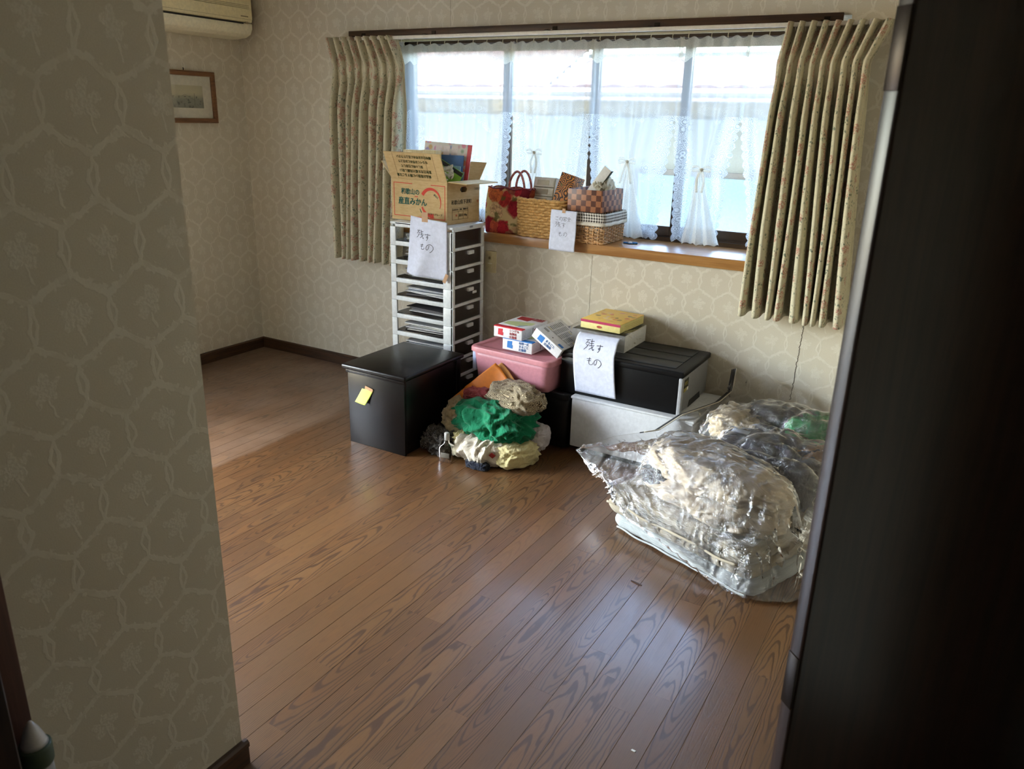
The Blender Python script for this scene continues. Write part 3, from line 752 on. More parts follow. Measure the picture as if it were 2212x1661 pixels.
# ================================================================== cardboard carton on the tower
def cardboard():
    t = T('cardboard'); x, y, z = t.sep(t.coord())
    n = t.noise(t.comb(x*.25, y*.25, z), 90, 3, .6); n2 = t.noise(t.coord(), 6, 3)
    c = t.mix(t.ss(n, .35, .65), lin(204, 176, 128), lin(194, 164, 114)); c = t.mix(t.ss(n2, .4, .75, 0, .3), c, lin(180, 148, 100))
    return t.done(t.bsdf(c, .8, .25, normal=t.bump(n, .08, .001)))
CARD = cardboard(); INK_R = M('ink_red', (206, 74, 58), .7, .2); INK_G = M('ink_green', (40, 92, 80), .7, .2); INK_D = M('ink_dark', (62, 64, 50), .7, .2)
bx_, by_, bh = .195, .135, .215; th = .005
cb = thing('cardboard_box', (1.595, -.155, 1.022), "open orange carton with green and red printing on top of the drawer tower", 'box', math.radians(-5))
MB().box(-bx_, bx_, -by_, -by_+th, 0, bh, bev=.001).build('front_panel', CARD, cb)
MB().box(-bx_, bx_, by_-th, by_, 0, bh, bev=.001).build('back_panel', CARD, cb)
MB().box(-bx_, -bx_+th, -by_+th, by_-th, 0, bh, bev=.001).build('end_panel', CARD, cb)
# right end with its hand hole
mb = MB(); x0, x1 = bx_-th, bx_
mb.box(x0, x1, -by_+th, -.028, 0, bh); mb.box(x0, x1, .028, by_-th, 0, bh); mb.box(x0, x1, -.028, .028, 0, .160); mb.box(x0, x1, -.028, .028, .188, bh)
for sy in (-1, 1):
    for sz in (-1, 1): mb.prism([(sy*.028, .174+sz*.014), (sy*.028, .174+sz*.004), (sy*.018, .174+sz*.014)], x0, x1, Matrix(((0, 0, 1, 0), (1, 0, 0, 0), (0, 1, 0, 0), (0, 0, 0, 1))))
mb.build('end_panel', CARD, cb)
MB().box(-bx_+th, bx_-th, -by_+th, by_-th, 0, .006).build('bottom', CARD, cb)
# flaps: hinge at the rim
fl_ = MB().box(-bx_-.0, bx_, -th, 0, 0, .150, bev=.001).build('flap', CARD, cb, loc=(0, -by_+th*.5, bh+.001), rot=(math.radians(22), 0, 0))
MB().box(0, .125, -by_+.004, by_-.004, -th, 0, bev=.001).build('flap', CARD, cb, loc=(bx_, 0, bh+.004), rot=(0, math.radians(2), 0))
MB().box(-.11, 0, -by_+.004, by_-.004, -th, 0, bev=.001).build('flap', CARD, cb, loc=(-bx_, 0, bh+.004), rot=(0, math.radians(48), 0))
MB().box(-bx_, bx_, 0, th, 0, .11, bev=.001).build('flap', CARD, cb, loc=(0, by_-th, bh), rot=(math.radians(-35), 0, 0))
for x in (-.135, .085, .14): boxo('crease', M('card_crease', (160, 130, 86), .85), (x-.001, x+.001, -th-.0006, -th+.0002, .004, .146), fl_, .0002)
RX = (PI/2, 0, 0)
# printing on the front
fy = -by_-.0008
def bar(d, m, par, nm='printed_line'): return MB().box(*d).build(nm, m, par)
def loopline(x0, x1, z0, z1, w, m, gaps):
    mb = MB(); y0, y1 = fy, -by_+.0002
    mb.box(x0, x0+w, y0, y1, z0, z1); mb.box(x1-w, x1, y0, y1, z0, z1); mb.box(x0, x1, y0, y1, z0, z0+w)
    a, b = gaps; mb.box(x0, a, y0, y1, z1-w, z1); mb.box(b, x1, y0, y1, z1-w, z1)
    return mb.build('printed_border', m, cb)
loopline(-.178, .182, .022, .196, .0035, INK_R, (-.045, .085))
def arc(c, r0, r1, a0, a1, w0, w1, m):
    n = 28; vs = []; fs = []
    for k in range(n+1):
        q = k/n; a = math.radians(a0+(a1-a0)*q); w = w0+(w1-w0)*q; r = r0+(r1-r0)*q
        vs += [(c[0]+(r-w/2)*math.cos(a), fy, c[1]+(r-w/2)*math.sin(a)), (c[0]+(r+w/2)*math.cos(a), fy, c[1]+(r+w/2)*math.sin(a))]
    for k in range(n): fs.append((2*k, 2*k+1, 2*k+3, 2*k+2))
    me = bpy.data.meshes.new('printed_ring'); me.from_pydata(vs, [], fs); return link('printed_ring', me, m, cb)
arc((.085, .108), .066, .068, 150, -25, .020, .003, INK_R); arc((.085, .108), .067, .072, 205, 285, .010, .022, INK_R); arc((.077, .106), .078, .082, 208, 262, .004, .011, INK_G)
text('和歌山の', .033, INK_G, cb, (-.125, fy, .150), RX, 'lettering', bold=.0006)
text('産直みかん', .0405, INK_G, cb, (-.145, fy, .100), RX, 'lettering', bold=.0010)
bar((-.028, -.006, fy, -by_, .1275, .1315), INK_R, cb)
text('はまゆうグループ', .013, INK_D, cb, (.058, fy, .045), RX); text('がんこ', .012, INK_G, cb, (.105, fy, .148), (PI/2, math.radians(30), 0), bold=.0004)
RE = (PI/2, 0, PI/2)
text('和歌山県下津町', .026, INK_D, cb, (bx_+.0008, -.103, .110), RE, sx=.93)
text('古紙配合', .014, M('ink_faint', (140, 122, 88), .7), cb, (bx_+.0008, .085, .172), (PI/2, PI/2*0, PI/2)); text('リ', .02, INK_R, cb, (bx_+.0008, .108, .105), RE)
mb = MB(); ex = bx_+.0008
for d in ((-.095, -.094, .022, .082), (.035, .036, .022, .082), (-.045, -.044, .022, .064), (-.005, -.004, .022, .064)): mb.box(bx_-.0002, ex, d[0], d[1], d[2], d[3])
for z in (.022, .064, .082): mb.box(bx_-.0002, ex, -.095, .036, z, z+.001)
mb.build('printed_table', INK_D, cb)
text('生産者氏名　等級　階級区分', .009, INK_D, cb, (ex, -.093, .0735), RE, sx=1.08); text('混合', .017, INK_D, cb, (ex, -.040, .043), RE); text('10kg', .016, INK_D, cb, (ex, -.002, .043), RE); text('秀', .014, INK_R, cb, (ex, -.068, .043), RE)
for k, s_ in enumerate(("商品お取扱いに関するご注意", "直射日光を避け風通し良い", "涼しい所に保存して", "なるべくお早めにお召上り", "開封後はお早めに召上り下さい")):
    text(s_, .0185 if k < 2 else .017, M('ink_olive', (58, 66, 34), .7, .2), fl_, ((.10, .11, .06, .10, .13)[k], -th-.0008, .026+.0255*(k)), (PI/2, PI, 0), bold=.0003)
# what stands in the carton
def sheetthing(name, label, cat, c, u, w, mats, th_=.004, extra=None):
    """a flat rectangular thing: corner c, edge vectors u and w"""
    u, w = Vector(u), Vector(w); n_ = u.cross(w).normalized(); m = Matrix((u.normalized(), w.normalized(), n_)).transposed()
    o = thing(name, c, label, cat, rot=m.to_euler()); 
    boxo('cover', mats[0], (0, u.length, 0, w.length, -th_/2, th_/2), o, .0008)
    if extra: extra(o, u.length, w.length, th_/2+.0006)
    return o
def cal_mat():
    t = T('flower_print'); x, y, z = t.sep(t.coord())
    v = t.voro(t.comb(x, y, 0), 34, out='Color'); d = t.voro(t.comb(x, y, 0), 34); r, g, b = t.sep(v)
    hue = t.ramp(r, [(0, lin(226, 120, 130)), (.25, lin(236, 170, 96)), (.45, lin(120, 170, 150)), (.6, lin(230, 150, 170)), (.8, lin(140, 150, 196)), (1, lin(240, 214, 190))])
    c = t.mix(t.ss(d, .35, .65, 1, 0), lin(222, 214, 206), hue)
    return t.done(t.bsdf(c, .45))
FLP = cal_mat(); WHP = M('white_paper', (232, 230, 226), .7)
def cal_extra(o, a, b, z):
    MB().box(a-.026, a, 0, b, z-.0005, z+.0004).build('red_band', M('band_red', (206, 60, 66), .5), o)
    for i in range(3):
        for j in range(2): MB().box(.075+i*.052, .115+i*.052, b*.44+j*.060, b*.44+j*.060+.045, z-.0005, z+.0004).build('picture_tile', M('tile_white', (226, 210, 206), .5), o)
    MB().box(0, a-.026, 0, b*.36, z-.0006, z+.0002).build('lower_margin', M('pale_margin', (214, 220, 226), .5), o)
sheetthing('picture_calendar', "colourful flowered calendar card with red edge standing in the orange carton", 'calendar', (1.480, -.135, 1.215), (.305, .0, -.012), (.060, .035, .205), [FLP], .003, cal_extra)
BLU = M('folder_blue', (72, 112, 168), .35); LBL = M('folder_light_blue', (150, 182, 214), .35); GRN = M('folder_green', (132, 184, 58), .4)
sheetthing('blue_folder', "dark blue folder standing in front of the calendar card", 'folder', (1.570, -.165, 1.16), (.190, .01, .0), (.052, .03, .196), [BLU], .004)
sheetthing('light_blue_file', "pale blue plastic file in the carton beside the green folder", 'file', (1.660, -.195, 1.16), (.100, .01, -.006), (.045, .02, .150), [LBL], .003)
def grn_extra(o, a, b, z): MB().box(0, a, b-.022, b-.002, z-.0008, z+.0012).build('black_spine', M('black_plastic', (26, 26, 28), .4), o)
sheetthing('green_folder', "lime green folder with black spine tilted in the carton", 'folder', (1.605, -.228, 1.225), (.148, .0, -.070), (.058, .02, .125), [GRN], .004, grn_extra)
def env_extra(o, a, b, z): MB().box(a*.45, a*.5, b-.018, b-.012, z-.0005, z+.0005).build('pin_hole', INK_D, o)
sheetthing('manila_envelope', "brown manila envelope sticking up at the right end of the carton", 'envelope', (1.672, -.10, 1.17), (.085, .02, .0), (.100, .02, .190), [M('manila', (190, 148, 92), .7)], .004, env_extra)
bk_ = thing('pale_book_stack', (1.412, -.175, 1.03), "cream page block rising behind the printed carton flap", 'books', math.radians(-5))
for k in range(2): boxo('page_block', wood('pages_%d' % k, (232, 214, 172), (210, 186, 140), 2, .8, 2), ((.0, .135)[k], (.133, .23)[k], -.018, .028, 0, (.352, .356)[k]), bk_, .002)
cr = thing('crumpled_receipt', (1.685, -.222, 1.235), "crumpled white receipt between the green folder and blue file", 'paper')
rs = np.random.RandomState(5); P_ = np.zeros((9, 9, 3))
for i in range(9):
    for j in range(9): P_[i, j] = (i*.009, rs.uniform(-.008, .008), j*.009+.2*i*.009+rs.uniform(-.003, .003))
grid('crumpled_sheet', P_, WHP, cr, thick=.0006, smooth=False)
for k, (xx, rz_) in enumerate(((1.742, .1), (1.760, -.05))):
    e = thing('hair_clip', (xx, -.165, 1.03), "black looped clip beside the manila envelope, %s of two" % ('left' if k == 0 else 'right'), 'clip', rz_)
    MB().tube([(-.006, 0, 0), (-.006, 0, .245), (0, 0, .252), (.006, 0, .245), (.006, 0, 0)], .003, 6).build('loop', M('black_plastic', (26, 26, 28), .4), e, smooth=True)
    boxo('core', M('rose_plastic', (176, 128, 110), .5), (-.003, .003, -.002, .002, .0, .235), e, .001)

# ================================================================== handwritten notes
GL = {'残': [[(.02, .86), (.5, .92)], [(.27, .9), (.05, .52)], [(.14, .66), (.42, .68), (.3, .36), (.0, .02)], [(.16, .5), (.28, .40)], [(.52, .78), (.92, .84)], [(.5, .60), (.9, .66)], [(.46, .40), (1.0, .50)], [(.62, 1.0), (.68, .55), (.88, .14), (1.0, .06), (1.02, .2)], [(.94, .40), (.52, .08)]],
      'す': [[(.02, .78), (1., .84)], [(.56, 1.0), (.58, .5), (.46, .34), (.36, .46), (.5, .58), (.62, .42), (.52, .12), (.36, -.04)]],
      'も': [[(.5, 1.0), (.36, .5), (.36, .14), (.6, .02), (.86, .12), (.92, .34)], [(.06, .76), (.70, .84)], [(.08, .50), (.66, .58)]],
      'の': [[(.46, .80), (.34, .34), (.16, .22), (.05, .44), (.2, .76), (.56, .92), (.90, .74), (.98, .42), (.78, .1), (.56, -.08)]],
      'こ': [[(.1, .85), (.75, .88), (.6, .75)], [(.1, .3), (.3, .1), (.9, .15)]],
      '窓': [[(.5, 1), (.5, .9)], [(.05, .75), (.05, .9), (.95, .9), (.9, .75)], [(.35, .8), (.2, .6)], [(.65, .8), (.8, .65)], [(.45, .62), (.3, .42), (.7, .48)], [(.15, .3), (.1, .1)], [(.35, .35), (.4, .05), (.7, .05), (.72, .2)], [(.55, .35), (.6, .25)], [(.8, .3), (.92, .15)]],
      '全': [[(.5, 1), (.05, .55)], [(.5, 1), (.98, .55)], [(.3, .6), (.75, .62)], [(.3, .35), (.72, .37)], [(.5, .6), (.5, .05)], [(.15, .05), (.9, .08)]]}
INK = M('pen_ink', (44, 44, 62), .6)
NOTE = M('note_paper', (218, 222, 238), .75, .2); TAPE = M('kraft_tape', (184, 142, 102), .55)
def note(name, loc, label, w, h, S, lines, rz, tapes, pen=.0028):
    """S(u,v) -> local point of the sheet; u 0..1 across, v 0..1 down"""
    o = thing(name, loc, label, 'note', rz, group='handwritten notes')
    n = 25; P_ = np.array([[S(i/(n-1), j/(n-1)) for j in range(n)] for i in range(n)]); sh_ = grid('sheet', P_, NOTE, o, thick=.0003)
    for ch, cx_, cy_, sz in lines:
        vs = []; fs = []
        for st in GL[ch]:
            pp = spline(st, 5)
            a, b = stroke([((cx_+p[0]*sz), -(cy_-p[1]*sz*h/w*0-p[1]*sz)) for p in pp], pen, None, None)
            base = len(vs); vs += a; fs += [tuple(q+base for q in f) for f in b]
        # lay the strokes on the sheet surface (x across in metres, z = -down in metres)
        out = []
        for x, y, z in vs:
            u, v = x/w, -z/h; p = np.array(S(u, min(max(v, 0), 1))); q1 = np.array(S(min(u+.01, 1), v)); q2 = np.array(S(u, min(v+.01, 1)))
            nn = np.cross(q2-p, q1-p); nn = nn/(np.linalg.norm(nn)+1e-9)
            if nn[1] > 0: nn = -nn
            out.append((p+nn*.0008).tolist())
        me = bpy.data.meshes.new('character'); me.from_pydata(out, [], fs); link('character', me, INK, sh_)
    for d, rot_ in tapes: boxo('tape', TAPE, (-d[2]/2, d[2]/2, -.0004, .0002, -d[3]/2, d[3]/2), o, .0001, 1, loc=(d[0], d[4], d[1]), rot=(0, rot_, 0))
    return o
def ln(s, x, y, sz, dx, dy=0.): return [(c, x+k*dx, y+k*dy, sz) for k, c in enumerate(s)]
def S1(u, v):
    x = u*.232+(-.028*v*(1-u)); z = -v*.300-.018*u; bulge = -.004-.030*math.sin(v*PI/2)*math.exp(-((u-.45+.35*max(0, v-.5))/.22)**2)*v-.010*math.sin(PI*u)
    return (x, bulge, z)
note('paper_note', (1.588, -.362, 1.062), "white handwritten note taped to the front of the drawer tower", .232, .300, S1,
     ln('残', .052, .105, .045, 0)+ln('す', .102, .108, .035, 0)+ln('も', .080, .158, .030, 0)+ln('の', .115, .165, .042, 0), 0, [((.098, .0, .038, .050, -.014), 0.), ((.226, -.305, .02, .05, -.012), .45)])
def S2(u, v): return (u*.148-.006*v, -.004*math.sin(PI*u)-.006*v*(1-v)*2-.003*math.sin(v*9), -v*.205-.002*u)
note('paper_note', (2.255, -.062, 1.122), "white handwritten note taped between the two baskets and hanging over the sill edge", .148, .205, S2,
     ln('この窓全', .030, .052, .020, .0225)+ln('残', .030, .086, .030, 0)+ln('す', .066, .086, .024, 0)+ln('もの', .050, .130, .022, .028), 0, [((.074, -.012, .018, .040, -.006), 0.)], .0014)
def S3(u, v):
    vv = v*.300; x = u*.212+.028*v
    if vv < .035: return (x, .0+.0-.045+.0+.045*(1-vv/.035)*1., .0-.012*(vv/.035)**2)      # lies on the tray wrap
    q = (vv-.035); return (x, -.045-.040*min(1, q/.06)-.010*math.sin(min(1, q/.26)*PI), -.012-q*.985)
note('paper_note', (2.592, -.352, .593), "white handwritten note hanging from under the yellow box over the black case", .212, .300, S3,
     ln('残', .052, .085, .048, 0)+ln('す', .112, .086, .032, 0)+ln('も', .070, .150, .036, 0)+ln('の', .106, .156, .040, 0), 0, [], .0026)
# ================================================================== things on the window sill
SZ = .9615
def rrect(hx_, hy_, r, n=6):
    out = []
    for cx_, cy_, a0 in ((hx_-r, hy_-r, 0), (-hx_+r, hy_-r, 90), (-hx_+r, -hy_+r, 180), (hx_-r, -hy_+r, 270)):
        for k in range(n+1): a = math.radians(a0+90*k/n); out.append((cx_+r*math.cos(a), cy_+r*math.sin(a)))
    return out
def resample(poly, n):
    P_ = np.array(poly+[poly[0]]); d = np.concatenate([[0], np.cumsum(np.linalg.norm(np.diff(P_, axis=0), axis=1))]); s = np.linspace(0, d[-1], n, endpoint=False)
    return np.stack([np.interp(s, d, P_[:, 0]), np.interp(s, d, P_[:, 1])], -1)
# --- flowered tote
def flower_mat():
    t = T('flowered_quilt'); x, y, z = t.sep(t.coord()); co = t.comb(x, y*.6, z)
    n0, n1, n2 = t.sep(t.noise(co, 14, 3, .6, 0, True)); q = t.comb(x+(n0-.5)*.07, y, z+(n1-.5)*.07)
    d = t.voro(q, 13); col = t.voro(q, 13, out='Color'); r, g, b = t.sep(col)
    pet = t.ramp(r, [(0, lin(150, 28, 44)), (.3, lin(196, 44, 56)), (.5, lin(222, 120, 70)), (.68, lin(232, 206, 160)), (.85, lin(120, 20, 44)), (1, lin(226, 170, 120))])
    sh_ = t.noise(q, 60, 3, .6); pet = t.mix(t.ss(sh_, .35, .7, 0, .6), pet, lin(110, 16, 34))
    c = t.mix(t.ss(d, .56, .74), pet, lin(214, 190, 140)); c = t.mix(t.ss(n2, .58, .66)*.8, c, lin(96, 100, 48))
    return t.done(t.bsdf(c, .75, .2, normal=t.bump(t.noise(co, 120, 2), .3, .002)))
FLW = flower_mat()
fb = thing('flowered_tote_bag', (1.905, .075, SZ), "quilted tote bag with red and cream flower print between the carton and basket", 'bag')
poly = rrect(.5, .5, .22, 5); N_ = 72; rp = resample(poly, N_); nz = 26; P_ = np.zeros((N_+1, nz, 3))
for j in range(nz):
    k = j/(nz-1); h_ = .235*k; wx = .205+.055*k; wy = .135-.05*k**2
    for i in range(N_+1):
        a = rp[i % N_]; bul = 1+.05*math.sin(k*PI)+.025*fbm(a[0]*5, a[1]*5, k*4, 3)
        P_[i, j] = (a[0]*wx*bul+.03*k, a[1]*wy*bul, h_+.006*math.sin(i*.7)*k)
grid('body', P_, FLW, fb, thick=.006)
mb = MB(); mb.prism(resample(rrect(.10, .065, .03), 24).tolist(), 0, .004); mb.build('bag_bottom', FLW, fb)
pth = [(rp[i][0]*.262+.03, rp[i][1]*.087, .236+.004*math.sin(i*.7)) for i in range(N_)]
MB().tube(pth, .004, 6, closed=True).build('top_binding', M('wine_binding', (120, 24, 40), .7), fb, smooth=True)
HB = M('handle_wrap', (190, 120, 112), .7, grain=.5, gscale=90)
for yy in (-.035, .04):
    MB().tube(spline([(.03, yy, .20), (.042, yy, .28), (.075, yy, .325), (.105, yy, .315), (.125, yy, .27), (.135, yy, .20)], 6), .0065, 8).build('handle', HB, fb, smooth=True)
# --- seagrass basket
GRASS = M('seagrass', (196, 152, 92), .7, .3, grain=.25, gscale=120, bump=.5, bscale=260)
sb = thing('seagrass_basket', (2.172, .092, SZ), "tan woven seagrass basket holding mini drawers and an orange patterned box", 'basket')
rp = resample(rrect(.150, .128, .055, 6), 112)
NR = 13
for r in range(NR):
    z = .010+r*.0142; k = r/NR; sc_ = .96+.045*k; pts = []
    for i, a in enumerate(rp):
        w_ = .0035*math.sin((i+r*3.5)*2*PI/7); l_ = math.hypot(*a)
        pts.append((a[0]*sc_+a[0]/l_*w_, a[1]*sc_+a[1]/l_*w_, z+.0012*math.sin(i*1.3+r)))
    MB().tube(pts, [.0082+.0012*math.sin((i+r*3.5)*2*PI/7) for i in range(112)], 6, closed=True).build('weave_row', GRASS, sb, smooth=True)
pts = [(a[0]*1.01, a[1]*1.01, .010+NR*.0142+.002*math.sin(i*.9)) for i, a in enumerate(rp)]
MB().tube(pts, [.0085+.0018*math.sin(i*2*PI/3) for i in range(112)], 6, closed=True).build('rim', GRASS, sb, smooth=True)
MB().prism([tuple(a*.93) for a in rp[::4]], .002, .008).build('basket_bottom', GRASS, sb)
# mini drawers in it
MD = thing('mini_drawer_box', (2.108, .06, SZ+.012), "white three-drawer mini chest leaning in the seagrass basket", 'drawer box', rot=(math.radians(-14), 0, math.radians(-3)))
MDW = M('mini_white', (226, 222, 210), .45); MDP = M('mini_window', (176, 166, 146), .25)
mb = MB(); mb.box(-.068, .068, .0, .06, 0, .005); mb.box(-.068, .068, .0, .06, .292, .297); mb.box(-.068, -.063, 0, .06, 0, .297); mb.box(.063, .068, 0, .06, 0, .297); mb.box(-.068, .068, .056, .06, 0, .297)
mb.build('case', MDW, MD)
for k in range(6):
    z = .006+k*.048
    f_ = boxo('drawer', MDW, (-.062, .062, -.006, .05, z, z+.045), MD, .002)
    boxo('drawer_window', MDP if k < 5 else M('mini_window_pale', (210, 202, 178), .25), (-.044, .030, -.0072, -.005, z+.009, z+.036), f_, .001)
    boxo('pull', MDW, (.036, .058, -.0075, -.005, z+.010, z+.036), f_, .001)
def swirl():
    t = T('orange_swirl'); x, y, z = t.sep(t.coord()); n0, n1, _ = t.sep(t.noise(t.coord(), 14, 1, .5, 0, True))
    d = t.voro(t.comb(x+(n0-.5)*.02, y, z+(n1-.5)*.02), 26); b = (d*26.).sin()
    c = t.mix(t.ss(b, -.1, .3), lin(58, 34, 20), lin(206, 130, 54)); c = t.mix(t.ss(t.noise(t.coord(), 22, 1), .6, .66)*.7, c, lin(70, 96, 44))
    return t.done(t.bsdf(c, .5))
OB = thing('patterned_box', (2.198, .015, SZ+.02), "orange and brown swirl-patterned box leaning beside the mini drawers", 'box', rot=(math.radians(-12), math.radians(13), math.radians(-4)))
boxo('body', swirl(), (-.042, .042, 0, .115, 0, .325), OB, .002); 
for sx_ in (-.042,): MB().box(-.0428, -.0005, -.0012, .0005, .20, .2016).build('lid_seam', INK_D, OB)
# --- wicker basket with gingham liner
WK = M('wicker', (196, 150, 100), .55, .4, grain=.25, gscale=40); 
wkb = thing('wicker_basket', (2.437, .102, SZ), "wicker basket with black and white gingham liner at the right end of the row", 'basket')
HX, HY = .104, .136; rp = resample(rrect(HX, HY, .014, 3), 120)
def gingham():
    t = T('gingham'); x, y, z = t.sep(t.coord()); s_ = x+y; a = (s_*1.).mod(.014).lt(.007); b = z.mod(.014).lt(.007)
    c = t.mix((a+b)*.5, lin(224, 218, 206), lin(52, 42, 38)); return t.done(t.bsdf(c, .85, .1))
for i in range(0, 120, 4):
    a = rp[i]; MB().tube([(a[0]*.93, a[1]*.95, 0), (a[0]*.965, a[1]*.97, .06), (a[0], a[1], .135)], .0028, 5).build('stake', WK, wkb)
for r in range(12):
    z = .006+r*.0085; k = z/.135; pts = []
    for i, a in enumerate(rp):
        sc_ = .94+.06*k; l_ = math.hypot(*a); w_ = .0042*math.cos((i+(r % 2)*4)*2*PI/8)
        pts.append((a[0]*sc_+a[0]/l_*w_, a[1]*sc_+a[1]/l_*w_, z))
    MB().tube(pts, .0031 if r > 1 else .0042, 5, closed=True).build('woven_rod', WK, wkb, smooth=True)
MB().box(-HX*.92, HX*.92, -HY*.93, HY*.93, .002, .006).build('basket_bottom', WK, wkb)
def band(rp_, z0, z1, o0, o1, wav, n=8):
    P_ = np.zeros((len(rp_)+1, n, 3))
    for i in range(len(rp_)+1):
        a = rp_[i % len(rp_)]; l_ = math.hypot(*a)
        for j in range(n):
            k = j/(n-1); o_ = o0+(o1-o0)*k+wav*math.sin(i*.55)*k+.004*math.sin(k*PI); P_[i, j] = (a[0]+a[0]/l_*o_, a[1]+a[1]/l_*o_, z0+(z1-z0)*k)
    return P_
grid('liner', band(rp, .155, .108, .003, .009, .0015), gingham(), wkb, thick=.002)
grid('liner_inside', band(rp, .155, .05, .002, -.012, .001), gingham(), wkb, thick=.002)
LTR = M('lace_trim', (214, 206, 190), .8); grid('lace_trim', band(rp, .110, .092, .009, .011, .003), LTR, wkb, thick=.001)
# checkered box on it
def checks():
    t = T('brown_checks'); x, y, z = t.sep(t.coord()); a = (((x+y+1.)*36.).floor()+((z+1.)*36.).floor()).mod(2.)
    c = t.mix(a, lin(92, 52, 36), lin(166, 108, 72)); c = t.mix(t.ss(t.noise(t.coord(), 200, 2), .3, .7, 0, .2), c, lin(80, 44, 30))
    return t.done(t.bsdf(c, .4, .4))
CK = checks(); ck = thing('checkered_box', (2.430, .085, SZ+.158), "open brown checkered box resting on the gingham-lined basket", 'box', math.radians(-2))
for d in ((-.098, .098, -.118, -.113, 0, .108), (-.098, .098, .113, .118, 0, .108), (-.098, -.093, -.113, .113, 0, .108), (.093, .098, -.113, .113, 0, .108)): boxo('side', CK, d, ck, .001)
boxo('bottom', CK, (-.093, .093, -.113, .113, .0, .004), ck, .001)
st = thing('white_stick_box', (2.372, .05, SZ+.180), "long slim white carton with black edge leaning out of the checkered box", 'box', rot=(0, math.radians(36), 0))
boxo('body', M('matte_white', (222, 220, 214), .6), (-.023, .023, -.012, .012, .0, .235), st, .001); boxo('dark_edge', INK_D, (.0225, .0245, -.0125, .0125, .0, .235), st, .0005)
# bundled cloth pouch
def lump(name, mat, parent, rx, ry, rz_, seed, rough=.25, loc=(0, 0, 0), n=40, freq=2.2, flat=.0, thick=0):
    P_ = np.zeros((2*n+1, n, 3))
    for i in range(2*n+1):
        a = 2*PI*(i % (2*n))/(2*n)
        for j in range(n):
            b = PI*j/(n-1)-PI/2; d = Vector((math.cos(a)*math.cos(b), math.sin(a)*math.cos(b), math.sin(b)))
            r_ = 1+rough*(fbm(d.x*freq+seed, d.y*freq, d.z*freq, 4)*1.6-.5*abs(mnoise.noise(Vector((d.x*freq*2+seed, d.y*freq*2, d.z*freq*2+3)))))
            z = d.z*rz_*r_
            if z < -rz_*flat and flat: z = -rz_*flat
            P_[i, j] = (d.x*rx*r_+loc[0], d.y*ry*r_+loc[1], z+loc[2]+(rz_*flat if flat else 0))
    return grid(name, P_, mat, parent)
cp = thing('cloth_pouch', (2.475, .09, SZ+.178), "folded beige cloth pouch inside the checkered box", 'pouch')
lump('pouch_cloth', M('beige_cloth', (206, 198, 178), .85, .1, bump=.3, bscale=300), cp, .048, .085, .075, 4, .45, (0, 0, .0), 36, 2.6, .96)
MB().tube(spline([(-.03, -.075, .12), (-.02, -.08, .10), (.0, -.08, .115), (.02, -.078, .10)], 5), .004, 6).build('drawstring', M('beige_cloth', (206, 198, 178)), cp)
MB().lathe([(.001, 0), (.004, .001), (.004, .003), (.001, .004)], 10, Matrix.Translation((.034, -.03, .148))).build('snap', INK_D, cp)
# little blue clip on the sill
bc = thing('blue_clip', (2.625, .115, SZ), "small blue and white plastic clip lying on the sill", 'clip', math.radians(8))
BLC = M('clip_blue', (70, 150, 235), .35)
boxo('arm', BLC, (-.035, -.008, -.006, .006, 0, .008), bc, .002); boxo('arm', BLC, (.010, .038, -.007, .005, 0, .009), bc, .002, rot=(0, 0, .25))
MB().lathe([(.002, 0), (.012, .001), (.013, .007), (.008, .011), (.002, .012)], 14).build('hub', M('clip_white', (224, 228, 232), .35), bc, smooth=True)
MB().tube([(-.010, -.012, .004), (.0, -.018, .004), (.012, -.012, .004)], .0025, 6).build('spring', BLC, bc)

# ================================================================== black side cabinet
def lacquer():
    t = T('black_lacquer'); co = t.coord(); n = t.noise(co, 7, 4, .65); n2 = t.noise(co, 40, 3)
    c = t.mix(t.ss(n, .4, .7), lin(10, 8, 8), lin(15, 10, 9))
    return t.done(t.bsdf(c, .27+n2*.05, .28))
LAQ = lacquer()
cab = thing('side_cabinet', (1.795, -.705, 0), "black lacquered box cabinet standing on the floor in front of the drawer tower", 'cabinet')
boxo('top', LAQ, (-.197, .197, -.247, .247, .380, .405), cab, .009, 3)
boxo('front_panel', LAQ, (-.164, .182, -.236, -.220, 0, .380), cab, .002)
boxo('side_panel', LAQ, (-.164, -.148, -.220, .236, 0, .380), cab, .002); boxo('side_panel', LAQ, (.158, .174, -.220, .200, .0, .380), cab, .002)
boxo('corner_post', LAQ, (.156, .182, .200, .236, 0, .380), cab, .002); boxo('back_panel', LAQ, (-.148, .156, .220, .236, 0, .380), cab, .002)
boxo('top_rail', LAQ, (-.170, .188, -.242, -.236, .366, .380), cab, .001)
sn = thing('sticky_note', (1.752, -.9425, .26), "neon yellow sticky note taped to the front of the black cabinet", 'note')
P_ = np.array([[(-.075+.072*u+.045*v, -.001-.010*(1-v)**2*(.4+u)-.002*math.sin(u*3), -.038+.076*v-.006*u*(1-v)+.004*u) for v in np.linspace(0, 1, 12)] for u in np.linspace(0, 1, 12)])
grid('sheet', P_, M('neon_paper', (214, 232, 110), .7), sn, thick=.0004)
boxo('tape', TAPE, (-.024, .024, -.0012, .0002, -.008, .008), sn, .0002, 1, loc=(.014, -.002, .044), rot=(0, .22, 0))

